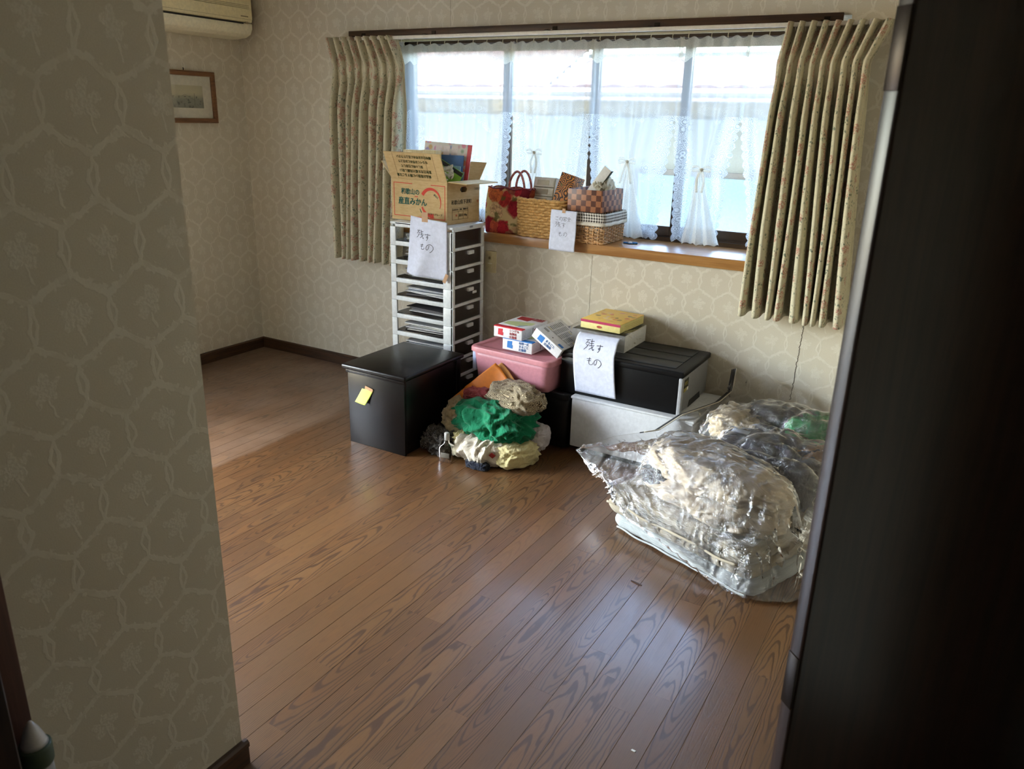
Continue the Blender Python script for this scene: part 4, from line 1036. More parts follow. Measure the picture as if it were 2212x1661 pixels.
# ================================================================== pink bin on a black bin
BLK = M('black_plastic_bin', (12, 12, 13), .42, .25)
def tub(hx_, hy_, h_, tap=.93, r=.03, n=64, floor_=True):
    """open tapered tub shell points"""
    rp_ = resample(rrect(hx_, hy_, r, 5), n); P_ = np.zeros((n+1, 6, 3))
    for i in range(n+1):
        a = rp_[i % n]
        for j in range(6): k = j/5; s_ = tap+(1-tap)*k; P_[i, j] = (a[0]*s_, a[1]*s_, h_*k)
    return P_, rp_
def lidm(hx_, hy_, z0, z1, r=.035, lip=.012, n=64):
    mb = MB(); rp_ = resample(rrect(hx_, hy_, r, 6), n); rows = []
    pr = [(1., z0), (1., z1-.006), (.995, z1-.002), (.985, z1)]
    b = mb.bm
    for s_, z in pr: rows.append([b.verts.new((a[0]*s_, a[1]*s_, z)) for a in rp_])
    inn = resample(rrect(hx_-.030, hy_-.030, r*.7, 6), n); inn2 = resample(rrect(hx_-.036, hy_-.036, r*.7, 6), n)
    rows.append([b.verts.new((a[0], a[1], z1)) for a in inn]); rows.append([b.verts.new((a[0], a[1], z1-.006)) for a in inn2])
    for A, B in zip(rows, rows[1:]):
        for i in range(n): b.faces.new((A[i], A[(i+1) % n], B[(i+1) % n], B[i]))
    b.faces.new(rows[-1]); b.faces.new(rows[0][::-1]); return mb
kb = thing('black_storage_bin', (2.345, -.255, 0), "black lidded storage bin on the floor under the pink bin", 'storage bin')
P_, _ = tub(.252, .195, .268, .95); P_[..., 2] += .012; grid('body', P_, BLK, kb, thick=.004)
boxo('base', BLK, (-.23, .23, -.18, .18, .012, .018), kb, .002)
lidm(.260, .203, .268, .298).build('lid', BLK, kb, autos=40)
for sx_, sy_ in ((-1, -1), (1, -1), (-1, 1), (1, 1)): MB().lathe([(.004, -.008), (.012, -.007), (.012, .007), (.004, .008)], 12, Matrix.Translation((sx_*.2, sy_*.15, .012)) @ Matrix.Rotation(PI/2, 4, 'Y')).build('caster', BLK, kb, smooth=True)
PINK = M('pink_plastic', (196, 132, 142), .42, .45); PINKD = M('pink_lid', (194, 126, 134), .42)
kp = thing('pink_storage_bin', (2.296, -.305, .299), "dusty pink lidded storage bin stacked on the black bin beside the drawer tower", 'storage bin', math.radians(-4))
P_, _ = tub(.228, .188, .140, .93); grid('body', P_, PINK, kp, thick=.004); boxo('base', PINK, (-.20, .20, -.16, .16, 0, .006), kp, .002)
lidm(.244, .202, .138, .163).build('lid', PINKD, kp, autos=40)
boxo('clip_handle', M('lilac_plastic', (186, 196, 226), .4), (-.247, -.225, -.165, -.125, .03, .150), kp, .004)
boxo('clip_handle', M('lilac_plastic', (186, 196, 226), .4), (-.247, -.225, .125, .165, .03, .150), kp, .004)
# compression-bag boxes on the pink bin
def prodbox(name, loc, label, w, d, h_, rot, accent, lines, back=False):
    o = thing(name, loc, label, 'box', rot=rot, group='storage-bag boxes on the pink bin'); WB = M('carton_white', (226, 226, 228), .5)
    boxo('carton', WB, (-w/2, w/2, -d/2, d/2, 0, h_), o, .001)
    A = M('accent_'+accent[0], accent[1], .45); AD = M('accent_'+accent[0]+'_dark', tuple(int(c*.72) for c in accent[1]), .45)
    if not back:
        bar((-w/2-.0004, w/2+.0004, -d/2-.0006, -d/2+.03, h_-.004, h_+.0006), A, o, 'colour_band')
        mbp = MB(); mbp.prism([(-.17*w-.02, .012), (.02*w-.02, .010), (.03*w-.02, h_*.45), (.0*w-.02, h_*.5), (.01*w-.02, h_-.010), (-.16*w-.02, h_-.012)], 0, .0008, Matrix.Translation((-.01, -d/2, 0)) @ Matrix(((1, 0, 0, 0), (0, 0, -1, 0), (0, 1, 0, 0), (0, 0, 0, 1))))
        mbp.build('futon_picture', A, o)
        for k, s_ in enumerate(lines): text(s_, .0145, AD, o, (.010, -d/2-.0008, h_-.014-k*.0165), (PI/2, 0, 0), bold=.0003)
        # top picture: sweeping shapes
        for (pts, c, nm) in (([(-.42, -.25), (.1, -.3), (.44, -.05), (.40, .12), (-.1, .05), (-.44, -.05)], (196, 206, 150), 'green_panel'), ([(-.3, -.22), (.2, -.3), (.36, -.1), (.1, -.02), (-.2, -.1)], (86, 140, 190), 'blue_panel'), ([(-.38, .22), (.05, .18), (.1, .46), (-.42, .46)], tuple(int(v*.8) for v in accent[1]), 'bag_picture')):
            MB().prism([(p[0]*w, p[1]*d) for p in pts], h_, h_+.0005+.0003*len(nm)*.1, None).build(nm, M('pr_'+nm+accent[0], c, .45), o)
        for k, s_ in enumerate(('布団用', '圧縮袋')): text(s_, .020, AD, o, (.02, d*.42-k*.023, h_+.0012), (0, 0, 0), bold=.0005)
        for k, s_ in enumerate(('2枚入', '圧縮袋')): text(s_, .022, AD, o, (w/2+.0008, -.01+k*.072, h_*.5), (PI/2, 0, PI/2), bold=.0008)
        bar((w/2-.0002, w/2+.0007, -.022, -.018, .008, h_-.008), INK_D, o)
        for k in range(6): bar((w/2-.0002, w/2+.0006, -d/2+.012, -.03, .010+k*.007, .0112+k*.007), M('fine_print', (120, 122, 126), .6), o)
    else:
        FP = M('fine_print', (120, 122, 126), .6)
        for r in range(9):
            for c_ in range(5): bar((-w/2+.018+c_*.034, -w/2+.044+c_*.034, -d/2+.085+r*.014, -d/2+.090+r*.014, h_-.0002, h_+.0005), M('pr_y', (206, 190, 110), .6) if (r*7+c_*3) % 11 == 0 else FP, o)
        bar((-w/2+.01, w/2-.01, -d/2+.078, -d/2+.0795, h_-.0002, h_+.0005), INK_D, o)
        mbc = MB(); mbc.lathe([(.0035, 0), (.0035, .0008)], 12, Matrix.Translation((0, -d/2+.034, h_))); mbc.build('hang_hole', INK_D, o)
        for k in range(9): bar((-w/2+.016+k*.0035, -w/2+.0175+k*.0035, -d/2+.044, -d/2+.062, h_-.0002, h_+.0005), INK_D, o, 'barcode')
        bar((.045, .075, -d/2+.014, -d/2+.034, h_-.0002, h_+.0006), A, o, 'blue_patch')
        MB().prism([(-.055, .010), (-.022, .008), (-.020, h_-.010), (-.052, h_-.012)], 0, .0008, Matrix.Translation((0, -d/2, 0)) @ Matrix(((1, 0, 0, 0), (0, 0, -1, 0), (0, 1, 0, 0), (0, 0, 0, 1)))).build('futon_picture', A, o)
        for k, s_ in enumerate(lines): text(s_, .0150, AD, o, (-.012, -d/2-.0008, h_-.018-k*.018), (PI/2, 0, 0), bold=.0003)
        boxo('tab', WB, (-w/2, w/2, -d/2-.004, -d/2+.05, h_, h_+.0012), o, .0004) if False else None
    return o
PZ = .299+.164
prodbox('storage_bag_box', (2.300, -.345, PZ), "blue-banded storage-bag box lying under the red one", .172, .20, .058, (0, 0, math.radians(-3)), ('blue', (40, 120, 196)), ('布団一式', 'まるごと', '圧縮袋'))
prodbox('storage_bag_box', (2.247, -.325, PZ+.0595), "red-banded storage-bag box on top of the blue one", .165, .245, .055, (0, 0, math.radians(-3)), ('red', (206, 36, 52)), ('シングル', '布団用', '圧縮袋'))
prodbox('storage_bag_box', (2.452, -.330, PZ+.048), "white storage-bag box tipped on its edge showing fine print on top", .172, .23, .052, (0, math.radians(31), math.radians(-3)), ('blue', (40, 120, 196)), ('まるごと', '圧縮袋'), True)

# ================================================================== white case, black drawer case, tray, yellow box
WHC = M('white_case', (206, 208, 210), .5, .4)
wc = thing('white_storage_case', (2.89, -.245, 0), "long white storage case on the floor under the black drawer case", 'storage case')
boxo('body', WHC, (-.277, .325, -.210, .208, .040, .288), wc, .006); boxo('lid', WHC, (-.281, .330, -.214, .212, .286, .2985), wc, .004)
boxo('plinth', BLK, (-.25, .30, -.17, .18, .0, .042), wc, .004)
bk2 = thing('black_drawer_case', (2.836, -.222, .299), "black storage case with grey drawer front stacked on the white case", 'drawer case')
boxo('shell', BLK, (-.306, .285, -.200, .200, 0, .178), bk2, .005); boxo('top_rim', BLK, (-.311, .306, -.204, .206, .176, .205), bk2, .008, 3)
LIDM = M('black_lid_panel', (24, 25, 27), .45)
for k in range(3): boxo('lid_panel', LIDM, (-.26+.0, .255, -.165+k*.112, -.060+k*.112, .2045, .2085), bk2, .003)
DG = M('grey_drawer', (128, 128, 130), .38)
df = boxo('drawer_front', DG, (.283, .300, -.196, .196, .004, .172), bk2, .008, 3)
mbh = boxo('front_edge', M('grey_edge', (156, 157, 160), .38), (.286, .304, -.204, -.178, .0, .176), bk2, .004)
MB().prism([(-.080, .004), (.100, .004), (.085, .036), (-.065, .036)], .300, .3012, Matrix(((0, 0, 1, 0), (1, 0, 0, 0), (0, 1, 0, 0), (0, 0, 0, 1)))).build('hand_recess', BLK, df)
lb = boxo('maker_label', M('label_dark', (52, 50, 36), .5), (.3002, .3012, -.165, -.105, .115, .160), df, .0003)
boxo('label_strip', M('label_gold', (150, 138, 70), .5), (.3005, .3016, -.165, -.105, .100, .118), df, .0003); boxo('label_strip', WHP, (.3005, .3020, -.125, -.105, .102, .116), df, .0003)
text('FITS', .024, M('label_gold', (150, 138, 70), .5), lb, (.3016, -.160, .138), (PI/2, 0, PI/2), bold=.0004)
tr = thing('white_tray_box', (2.662, -.150, .5075), "shallow open white box wrapped in clear film on the black case", 'box')
TB = M('tray_white', (220, 220, 218), .55)
for d in ((-.140, .140, -.150, -.146, 0, .082), (-.140, .140, .120, .124, 0, .082), (-.140, -.136, -.146, .120, 0, .082), (.136, .140, -.146, .120, 0, .082)): boxo('side', TB, d, tr, .001)
boxo('bottom', TB, (-.136, .136, -.146, .120, 0, .003), tr, .001)
PACK = M('packing_paper', (186, 182, 164), .8, grain=.3, gscale=25)
lump('tissue_filling', PACK, tr, .128, .125, .030, 9, .5, (0, -.012, .004), 30, 4, .98)
t = T('clear_film'); fr = t.n('ShaderNodeFresnel'); fr.inputs[0].default_value = 1.35
t.put(fr.inputs['Normal'], t.bump(t.noise(t.coord(), 30, 4, .6), .6, .01))
FILM0 = t.done(t.mixsh((X(t, fr.outputs[0])*1.2+.05).clamp(), t.sh('ShaderNodeBsdfTransparent', Color=(.96, .96, .96, 1)), t.sh('ShaderNodeBsdfGlossy', Color=(1, 1, 1, 1), Roughness=.08)))
rs = np.random.RandomState(2); P_ = np.zeros((40, 30, 3))
for i in range(40):
    for j in range(30):
        u, v = i/39, j/29; x = -.165+.33*u; q = v
        if q < .45: y = -.150-.018*math.sin(q/.45*PI)-.002; z = .004+.084*(q/.45)
        else: y = -.152+.262*(q-.45)/.55; z = .088+.006*math.sin(x*25+q*9)
        e = abs(u-.5)*2; z -= .02*max(0, e-.9)*10*(1 if q > .45 else 0)
        P_[i, j] = (x, y, z+.006*fbm(x*22, q*7, 2., 3))
grid('film_wrap', P_, FILM0, tr)
yb = thing('yellow_gift_box', (2.677, -.150, .5985), "yellow sweets box with pink band lying on the white tray box", 'box', math.radians(-3))
def yel():
    t = T('yellow_print'); x, y, z = t.sep(t.coord()); n0, n1, _ = t.sep(t.noise(t.coord(), 20, 2, .5, 0, True))
    q = t.comb(x+(n0-.5)*.03, y+(n1-.5)*.03, 0); d = t.voro(q, 30); r, g, b = t.sep(t.voro(q, 30, out='Color'))
    c0 = t.ramp(r, [(0, lin(236, 190, 80)), (.3, lin(214, 96, 90)), (.5, lin(236, 226, 200)), (.7, lin(230, 160, 60)), (.9, lin(120, 90, 70)), (1, lin(240, 214, 150))])
    c = t.mix(t.ss(d, .32, .5, 1, 0)*t.ss((x*x+y*y).sqrt(), .06, .13, 1, .25), lin(238, 196, 92), c0)
    return t.done(t.bsdf(c, .4))
boxo('box', M('yellow_card', (226, 212, 140), .45), (-.106, .106, -.150, .118, 0, .042), yb, .002)
boxo('lid_print', yel(), (-.1065, .1065, -.1505, .1185, .0405, .0435), yb, .0008)
bar((-.1062, .1062, -.1512, -.1498, .031, .0432), M('magenta_band', (176, 40, 84), .45), yb)
mbe = MB(); mbe.lathe([(.011, 0), (.011, .0006)], 20, Matrix.Translation((-.004, -.1504, .016)) @ Matrix.Rotation(PI/2, 4, 'X') @ Matrix.Diagonal((1.3, .55, 1, 1))); oo = mbe.build('oval_emblem', M('emblem_red', (170, 70, 50), .5), yb)
text('ロッテ', .0065, WHP, oo, (-.0135, -.1518, .016), (PI/2, 0, 0)) if False else None
for k in range(3): bar((.1058, .1066, -.10, .08, .008+k*.009, .009+k*.009), M('yellow_line', (186, 164, 90), .5), yb)

# ================================================================== small things on the floor and by the door frame
db = tag(MB().tube(spline([(-.022, .004, .002), (0, 0, .003), (.022, -.006, .002)], 5), .0022, 6).build('dark_sliver', M('sliver', (44, 24, 20), .6), None, loc=(3.332, -1.351, 0)), "thin dark strip lying on the floor in front of the futon bag", 'scrap')
db2 = tag(MB().prism([(-.006, -.002), (.005, -.003), (.007, .002), (-.004, .003)], 0, .0015).build('pale_flake', M('flake', (220, 214, 200), .7), None, loc=(3.62, -2.087, .0003)), "tiny pale flake on the floor near the doorway", 'scrap')
bo = thing('spray_container', (2.862, -3.127, 0), "white cone-topped container with green band standing by the left door frame", 'container')
MB().lathe([(.022, 0), (.024, .004), (.024, .435), (.022, .44)], 20).build('body', M('pale_container', (150, 148, 142), .4), bo, smooth=True)
MB().lathe([(.0255, .436), (.027, .44), (.0275, .474), (.0255, .478)], 20).build('green_band', M('dark_green_band', (64, 76, 56), .5), bo, smooth=True)
MB().lathe([(.023, .478), (.021, .484), (.012, .510), (.004, .526), (.001, .527)], 20).build('cone_cap', M('pale_cap', (190, 184, 178), .25), bo, smooth=True)
# ================================================================== soft things: a small cloth solver
class Heap:
    def __init__(s, x0, x1, y0, y1, d=.006):
        s.x0, s.y0, s.d = x0, y0, d; s.nx = int((x1-x0)/d)+1; s.ny = int((y1-y0)/d)+1; s.H = np.zeros((s.nx, s.ny))
        s.X, s.Y = np.meshgrid(x0+d*np.arange(s.nx), y0+d*np.arange(s.ny), indexing='ij')
    def at(s, x, y):
        u = np.clip((x-s.x0)/s.d, 0, s.nx-1.001); v = np.clip((y-s.y0)/s.d, 0, s.ny-1.001); i = u.astype(int); j = v.astype(int); a = u-i; b = v-j; H = s.H
        return H[i, j]*(1-a)*(1-b)+H[i+1, j]*a*(1-b)+H[i, j+1]*(1-a)*b+H[i+1, j+1]*a*b
    def raise_(s, P, t):
        n, m = P.shape[:2]; k = 4; q = P
        u = np.linspace(0, n-1, (n-1)*k+1); v = np.linspace(0, m-1, (m-1)*k+1); i = np.minimum(u.astype(int), n-2); j = np.minimum(v.astype(int), m-2); a = (u-i)[:, None, None]; b = (v-j)[None, :, None]
        Q = q[i][:, j]*(1-a)*(1-b)+q[i+1][:, j]*a*(1-b)+q[i][:, j+1]*(1-a)*b+q[i+1][:, j+1]*a*b
        Q = Q.reshape(-1, 3); ii = np.clip(((Q[:, 0]-s.x0)/s.d).round().astype(int), 0, s.nx-1); jj = np.clip(((Q[:, 1]-s.y0)/s.d).round().astype(int), 0, s.ny-1)
        np.maximum.at(s.H, (ii, jj), Q[:, 2]+t)
        s.blur(1)
    def blur(s, n):
        for _ in range(n):
            H = s.H; B = H.copy(); B[1:-1, 1:-1] = (H[1:-1, 1:-1]*4+H[2:, 1:-1]+H[:-2, 1:-1]+H[1:-1, 2:]+H[1:-1, :-2])/8; s.H = np.maximum(B, H*.985)
def _pj(A, B, r, k, wa=None, wb=None):
    d = B-A; l = np.sqrt((d*d).sum(-1, keepdims=True))+1e-9; c = d*((l-r)/l*(.5*k))
    if wa is None: A += c; B -= c
    else: A += c*wa; B -= c*wb
def uvs(P, h):
    n, m = P.shape[:2]; a, b = np.meshgrid(np.arange(n)*h, np.arange(m)*h, indexing='ij'); return np.stack([a, b], -1)
def cloth_mat(name, rgb, rough=.9, dark=None, wr=.55):
    t = T(name); uv = t.coord('UV'); n = t.noise(uv, 700, 2); n2 = t.noise(uv, 12, 3)
    c = t.mix(t.ss(n, .3, .7), lin(*rgb), lin(*[int(v*.9) for v in rgb])); c = t.mix(t.ss(n2, .35, .7, 0, .3), c, lin(*(dark or [int(v*.82) for v in rgb])))
    u, v, _ = t.sep(uv); w1 = (t.noise(t.comb(u*1.6, v*.7, 0), 11, 3, .55, 1.5)-.5).abs(); w2 = (t.noise(t.comb(u*.8, v*1.5, 4.), 24, 3, .55, 1.2)-.5).abs()
    return t.done(t.bsdf(c, rough, .15, sheen=.15, normal=t.bump(w1*2.+w2*.9+n*.03, wr, .016)))
def paisley(name, a, b, c_, sc_=30):
    t = T(name); uv = t.coord('UV'); n0, n1, _ = t.sep(t.noise(uv, sc_*.8, 2, .5, 0, True)); u, v, _ = t.sep(uv); q = t.comb(u+(n0-.5)*.03, v+(n1-.5)*.03, 0)
    d = t.voro(q, sc_); w_ = (d*60.).sin(); f = t.voro(q, sc_*6)
    c = t.mix(t.ss(w_, .1, .5), lin(*a), lin(*b)); c = t.mix(t.ss(f, .25, .35, 1, 0)*.6, c, lin(*c_)); c = t.mix(t.ss(t.noise(uv, 9, 2), .5, .62)*.5, c, lin(*a))
    return t.done(t.bsdf(c, .8, .2, sheen=.1))

def wad(name, mat, parent, loc, r, seed, rz=0., amp=.16, freq=2.6, pw=.72, n=64, fine=.5, zmin=None, aniso=(1., 1., 1.6)):
    """a crumpled wad of cloth: blocky rounded body with warped ridge folds"""
    P_ = np.zeros((2*n+1, n, 3)); UV = np.zeros((2*n+1, n, 2)); sp = lambda c: math.copysign(abs(c)**pw, c); co, si = math.cos(rz), math.sin(rz); N_ = mnoise.noise
    for i in range(2*n+1):
        a_ = 2*PI*(i % (2*n))/(2*n); ca, sa = math.cos(a_), math.sin(a_)
        for j in range(n):
            b_ = PI*j/(n-1)-PI/2; cb_ = abs(math.cos(b_))**pw if 0 < j < n-1 else 0.; d = Vector((sp(ca)*cb_, sp(sa)*cb_, sp(math.sin(b_))))
            q = Vector((d.x*freq*aniso[0]*r[0]/max(r)+seed, d.y*freq*aniso[1]*r[1]/max(r), d.z*freq*aniso[2]*max(r[2]/max(r), .35)))
            w_ = Vector((N_(q*.8), N_(q*.8+Vector((9, 1, 4))), N_(q*.8+Vector((3, 7, 8)))))*.55
            f1 = 1-2.4*abs(N_(q+w_)); f2 = 1-2.4*abs(N_(q*2.1+w_*1.6+Vector((5, 5, 5)))); f3 = 1-2.4*abs(N_(q*4.6+w_*2.5))
            k = 1+amp*(f1*.9+f2*.5+f3*.22*fine-.3)
            x, y, z = d.x*r[0]*k, d.y*r[1]*k, d.z*r[2]*(1+amp*1.4*(f1*.8+f2*.6+f3*.25*fine-.3))
            X_, Y_, Z_ = x*co-y*si+loc[0], x*si+y*co+loc[1], z+loc[2]
            if zmin is not None and Z_ < zmin: Z_ = zmin
            P_[i, j] = (X_, Y_, Z_); UV[i, j] = (i/(2*n)*2*PI*r[0], j/(n-1)*PI*r[2]*1.4)
    return P_, UV
CLG = 'clothes heaped on the floor'
def garment(name, label, mat, loc, r, seed, **kw):
    kw.setdefault('zmin', .002)
    P_, UV = wad(name, mat, None, loc, r, seed, **kw)
    P_[..., 1] = np.where(P_[..., 2] < .47, np.minimum(P_[..., 1], -.508), P_[..., 1]); P_[..., 0] = np.maximum(P_[..., 0], 1.992)
    P_ -= np.array((loc[0], loc[1], 0)); o = grid(name, P_, mat, None, UV); o.location = (loc[0], loc[1], 0); tag(o, label, 'clothing', CLG); return o
garment('navy_cloth', "navy cloth peeping out at the front bottom of the heap", cloth_mat('navy', (26, 30, 44)), (2.335, -.855, .016), (.062, .030, .018), 3, freq=1.3)
garment('cream_cloth', "pale yellow folded cloth at the right bottom of the heap", cloth_mat('cream_yellow', (220, 206, 150)), (2.44, -.70, .055), (.100, .115, .058), 11, rz=-.35, amp=.13, freq=1.3, fine=.3, aniso=(1, 1, 2.6))
garment('pale_yellow_cloth', "pale yellow cloth showing beside the glass bottle", cloth_mat('cream_yellow2', (206, 192, 140)), (2.185, -.735, .055), (.055, .075, .058), 14, amp=.16, freq=1.3)
garment('dark_patterned_top', "dark patterned garment lying against the black cabinet beside the glass bottle", paisley('dark_lines', (34, 30, 28), (92, 84, 76), (120, 116, 110), 22), (2.075, -.775, .045), (.082, .075, .062), 17, amp=.30, freq=1.7, pw=.85)
garment('khaki_trousers', "khaki trousers crumpled at the left of the heap", cloth_mat('khaki', (168, 148, 116)), (2.115, -.655, .115), (.085, .105, .105), 23, rz=.3, amp=.18, freq=1.5, fine=.3, aniso=(1, 1, 2.2))
oW = garment('white_linen_shirt', "off-white linen shirt with small red tag spilling from the front of the heap", cloth_mat('linen', (220, 208, 188)), (2.30, -.735, .060), (.130, .130, .064), 31, rz=-.1, amp=.14, freq=1.5, fine=.3, aniso=(2.0, .7, .8))
garment('pale_towel', "pale grey towel end sticking out at the right of the heap", cloth_mat('towel', (200, 192, 188)), (2.50, -.585, .105), (.055, .060, .060), 37, amp=.12, freq=1.2)
garment('green_shirt', "bright green cotton shirt crumpled across the middle of the heap", cloth_mat('green_cotton', (24, 126, 86), .85), (2.300, -.655, .178), (.198, .135, .078), 43, rz=-.05, amp=.24, freq=2.0, pw=.85, n=84, fine=.35, aniso=(1, 1.2, 1.2))
garment('maroon_cloth', "dark red patterned cloth tucked beside the orange envelope", paisley('maroon', (120, 44, 48), (150, 76, 74), (96, 28, 34), 40), (2.185, -.60, .258), (.072, .060, .034), 51, amp=.2, freq=1.4)
garment('brown_scarf', "brown and cream patterned scarf on top of the heap", paisley('brown_paisley', (74, 58, 42), (196, 180, 146), (210, 200, 170), 34), (2.385, -.600, .290), (.135, .088, .056), 57, rz=-.15, amp=.20, freq=1.6, n=76, fine=.4)
boxo('red_tag', M('tag_red', (150, 34, 30), .6), (-.012, .012, -.0015, .0015, -.012, .012), oW, .0004, loc=(.105, -.105, .075), rot=(.35, .7, .5))
# orange envelope leaning on the pink bin
def patch(A, B, C_, D, n, m, bulge):
    A, B, C_, D = map(np.array, (A, B, C_, D)); P = np.zeros((n, m, 3))
    for i in range(n):
        for j in range(m):
            u, v = i/(n-1), j/(m-1); P[i, j] = A*(1-u)*(1-v)+B*u*(1-v)+C_*u*v+D*(1-u)*v; P[i, j, 1] += bulge(u, v)
    return P
en = thing('orange_envelope', (2.16, -.58, .20), "crumpled orange paper envelope leaning on the pink bin above the green shirt", 'envelope')
E0 = np.array((2.16, -.58, .20)); KO = M('orange_kraft', (200, 112, 20), .6)
P_ = patch(np.array((2.018, -.645, .205))-E0, np.array((2.215, -.520, .408))-E0, np.array((2.312, -.545, .345))-E0, np.array((2.115, -.660, .200))-E0, 24, 16, lambda u, v: -.018*math.exp(-((u-.42)/.05)**2)*(1-v)+.008*math.sin(u*7+v*3))
grid('front_sheet', P_, KO, en, thick=.0008)
P2 = P_.copy(); P2[..., 1] += .012+.01*np.linspace(0, 1, 24)[:, None]; P2[..., 0] += .022*np.linspace(0, 1, 24)[:, None]**2; grid('back_sheet', P2, M('orange_kraft_back', (206, 150, 84), .6), en, thick=.0008)
# little glass bottle
t = T('bottle_glass'); fr = t.n('ShaderNodeFresnel'); fr.inputs[0].default_value = 1.5
BGL = t.done(t.mixsh((X(t, fr.outputs[0])*.8).clamp(), t.sh('ShaderNodeBsdfTransparent', Color=(.78, .78, .72, 1)), t.sh('ShaderNodeBsdfGlossy', Roughness=.04)))
gb = thing('glass_bottle', (2.170, -.868, 0), "small clear square-shouldered glass bottle with white cap before the dark garment", 'bottle', .2)
b = bmesh.new(); rows = []
for s_, z in ((.030, 0), (.034, .004), (.034, .068), (.030, .078), (.014, .090), (.0105, .096), (.0105, .112), (.012, .116)):
    rows.append([b.verts.new((x*s_/.034, y*s_/.034, z)) for x, y in rrect(.034, .024, .008, 3)])
for A, B in zip(rows, rows[1:]):
    for i in range(len(A)): b.faces.new((A[i], A[(i+1) % len(A)], B[(i+1) % len(A)], B[i]))
b.faces.new(rows[0][::-1]); mb = MB(); mb.add(b); mb.build('glass_body', BGL, gb, smooth=True)
MB().lathe([(.009, .108), (.0125, .109), (.0125, .142), (.010, .145), (.001, .145)], 16).build('cap', M('cap_white', (170, 168, 162), .35), gb, smooth=True)
boxo('label', M('bottle_label', (104, 98, 86), .6), (-.022, .022, -.0255, -.0245, .025, .050), gb, .0002)

# ---------------------------------------------------------------- futon, comforter and clear bag at the right
fo = Vector((3.105, -1.005, 0)); fa = math.atan2(-.21, .58); ex = Vector((math.cos(fa), math.sin(fa), 0)); ey = Vector((-math.sin(fa), math.cos(fa), 0))
FWD, FDP = .64, .55
PADM = cloth_mat('pad_grey', (188, 192, 188)); QUM = cloth_mat('quilt_beige', (184, 170, 146))
def slab(hx0, hx1, hy0, hy1, z0, z1, seed, puff=.006, n=56, quilt=.09, bul=.02):
    """a padded slab with rounded sides and shallow quilting"""
    prof = []
    m = 10
    P = []
    ring = resample(rrect((hx1-hx0)/2, (hy1-hy0)/2, .035, 5), 120); c = ((hx0+hx1)/2, (hy0+hy1)/2)
    rows = [(-.10, z0), (-.02, z0+.002)]
    for k in range(7): a = -PI/2+PI*k/6; rows.append((bul*(math.cos(a))-.0, (z0+z1)/2+(z1-z0)/2*math.sin(a)))
    for f in (.02, .05, .09, .14, .2, .28): rows.append((-f, z1))
    G = np.zeros((121, len(rows), 3))
    for i in range(121):
        a = ring[i % 120]; l_ = math.hypot(*a); d = a/l_
        for j, (o_, z) in enumerate(rows):
            s_ = max(.02, 1+o_/l_); x, y = a[0]*s_, a[1]*s_
            zz = z+(puff*(abs(math.sin((x+.5)*PI/quilt))*abs(math.sin((y+.5)*PI/quilt))-.5) if j > 8 else 0)+.004*fbm(x*9+seed, y*9, z*9, 3)*2
            wob = .006*fbm(x*6+seed, y*6, z*20, 3)+ (.0025*math.sin(i*2.1)*(1 if 3 <= j <= 7 else 0))
            G[i, j] = (c[0]+x+d[0]*wob, c[1]+y+d[1]*wob, zz)
    return G
fu = thing('folded_futon_pad', fo, "flat grey-white folded futon pad on the floor beneath the quilt at the right", 'futon', fa)
G = slab(0, FWD, 0, FDP, 0.004, .060, 3); grid('pad', G, PADM, fu)
MB().tube([(x, -.021+.003*math.sin(x*40), .012+.002*math.sin(x*31)) for x in np.linspace(.02, FWD-.02, 60)], .004, 5).build('piping', PADM, fu, smooth=True)
qu = thing('folded_quilt', fo+Vector((0, 0, .067)), "beige quilt folded in layers on top of the futon pad under the comforter", 'quilt', fa)
G = slab(-.035, FWD-.02, -.010, FDP, .0, .048, 9, .004, quilt=.07); grid('lower_fold', G, QUM, qu)
G = slab(-.030, FWD-.03, .012, FDP, .046, .098, 14, .006, quilt=.07, bul=.026); grid('upper_fold', G, QUM, qu)
MB().tube([(x, -.030+.004*math.sin(x*33), .046+.004*math.sin(x*23)) for x in np.linspace(-.03, FWD-.06, 60)], .005, 5).build('hem', QUM, qu, smooth=True)
heap2 = Heap(2.65, 4.3, -1.45, .0, .008)
L = (heap2.X-fo.x)*ex.x+(heap2.Y-fo.y)*ex.y; K = (heap2.X-fo.x)*ey.x+(heap2.Y-fo.y)*ey.y
heap2.H = np.where((L > -.06) & (L < FWD+.0) & (K > -.02) & (K < FDP), .166, 0.)
heap2.H = np.maximum(heap2.H, np.where((heap2.X < 3.218) & (heap2.Y > -.457) & (heap2.X > 2.61), .302, 0.))
BDG = 'bedding in the clear bag'
def soft(name, label, parts, cat='bedding'):
    """parts: (part name, material, loc, r, seed, kwargs); each wad raises the heap the film lies on"""
    c = parts[0][2]; o = thing(name, (c[0], c[1], 0), label, cat, group=BDG) if len(parts) > 1 else None; res = None
    for pn, mat, loc, r, seed, kw in parts:
        P_, UV = wad(pn, mat, None, loc, r, seed, **kw); P_[..., 1] = np.minimum(P_[..., 1], -.03); heap2.raise_(P_, .004)
        Q = P_-np.array((c[0], c[1], 0))
        if o: grid(pn, Q, mat, o, UV)
        else: res = grid(name, Q, mat, None, UV); res.location = (c[0], c[1], 0); tag(res, label, cat, BDG)
    return o or res
CRM2 = cloth_mat('comforter_cream', (206, 188, 162), .8, wr=.35)
soft('rolled_blanket', "taupe rolled blanket at the back of the clear bag", [('roll', cloth_mat('taupe', (120, 104, 92)), (3.56, -.27, .17), (.27, .165, .170), 5, dict(amp=.10, zmin=.003))], 'blanket')
soft('dark_garment', "dark purple-grey garment across the middle of the clear bag", [('g', cloth_mat('dark_plum', (74, 68, 76)), (3.62, -.600, .215), (.245, .165, .135), 71, dict(rz=fa, amp=.14, freq=2.0, zmin=.17))], 'clothing')
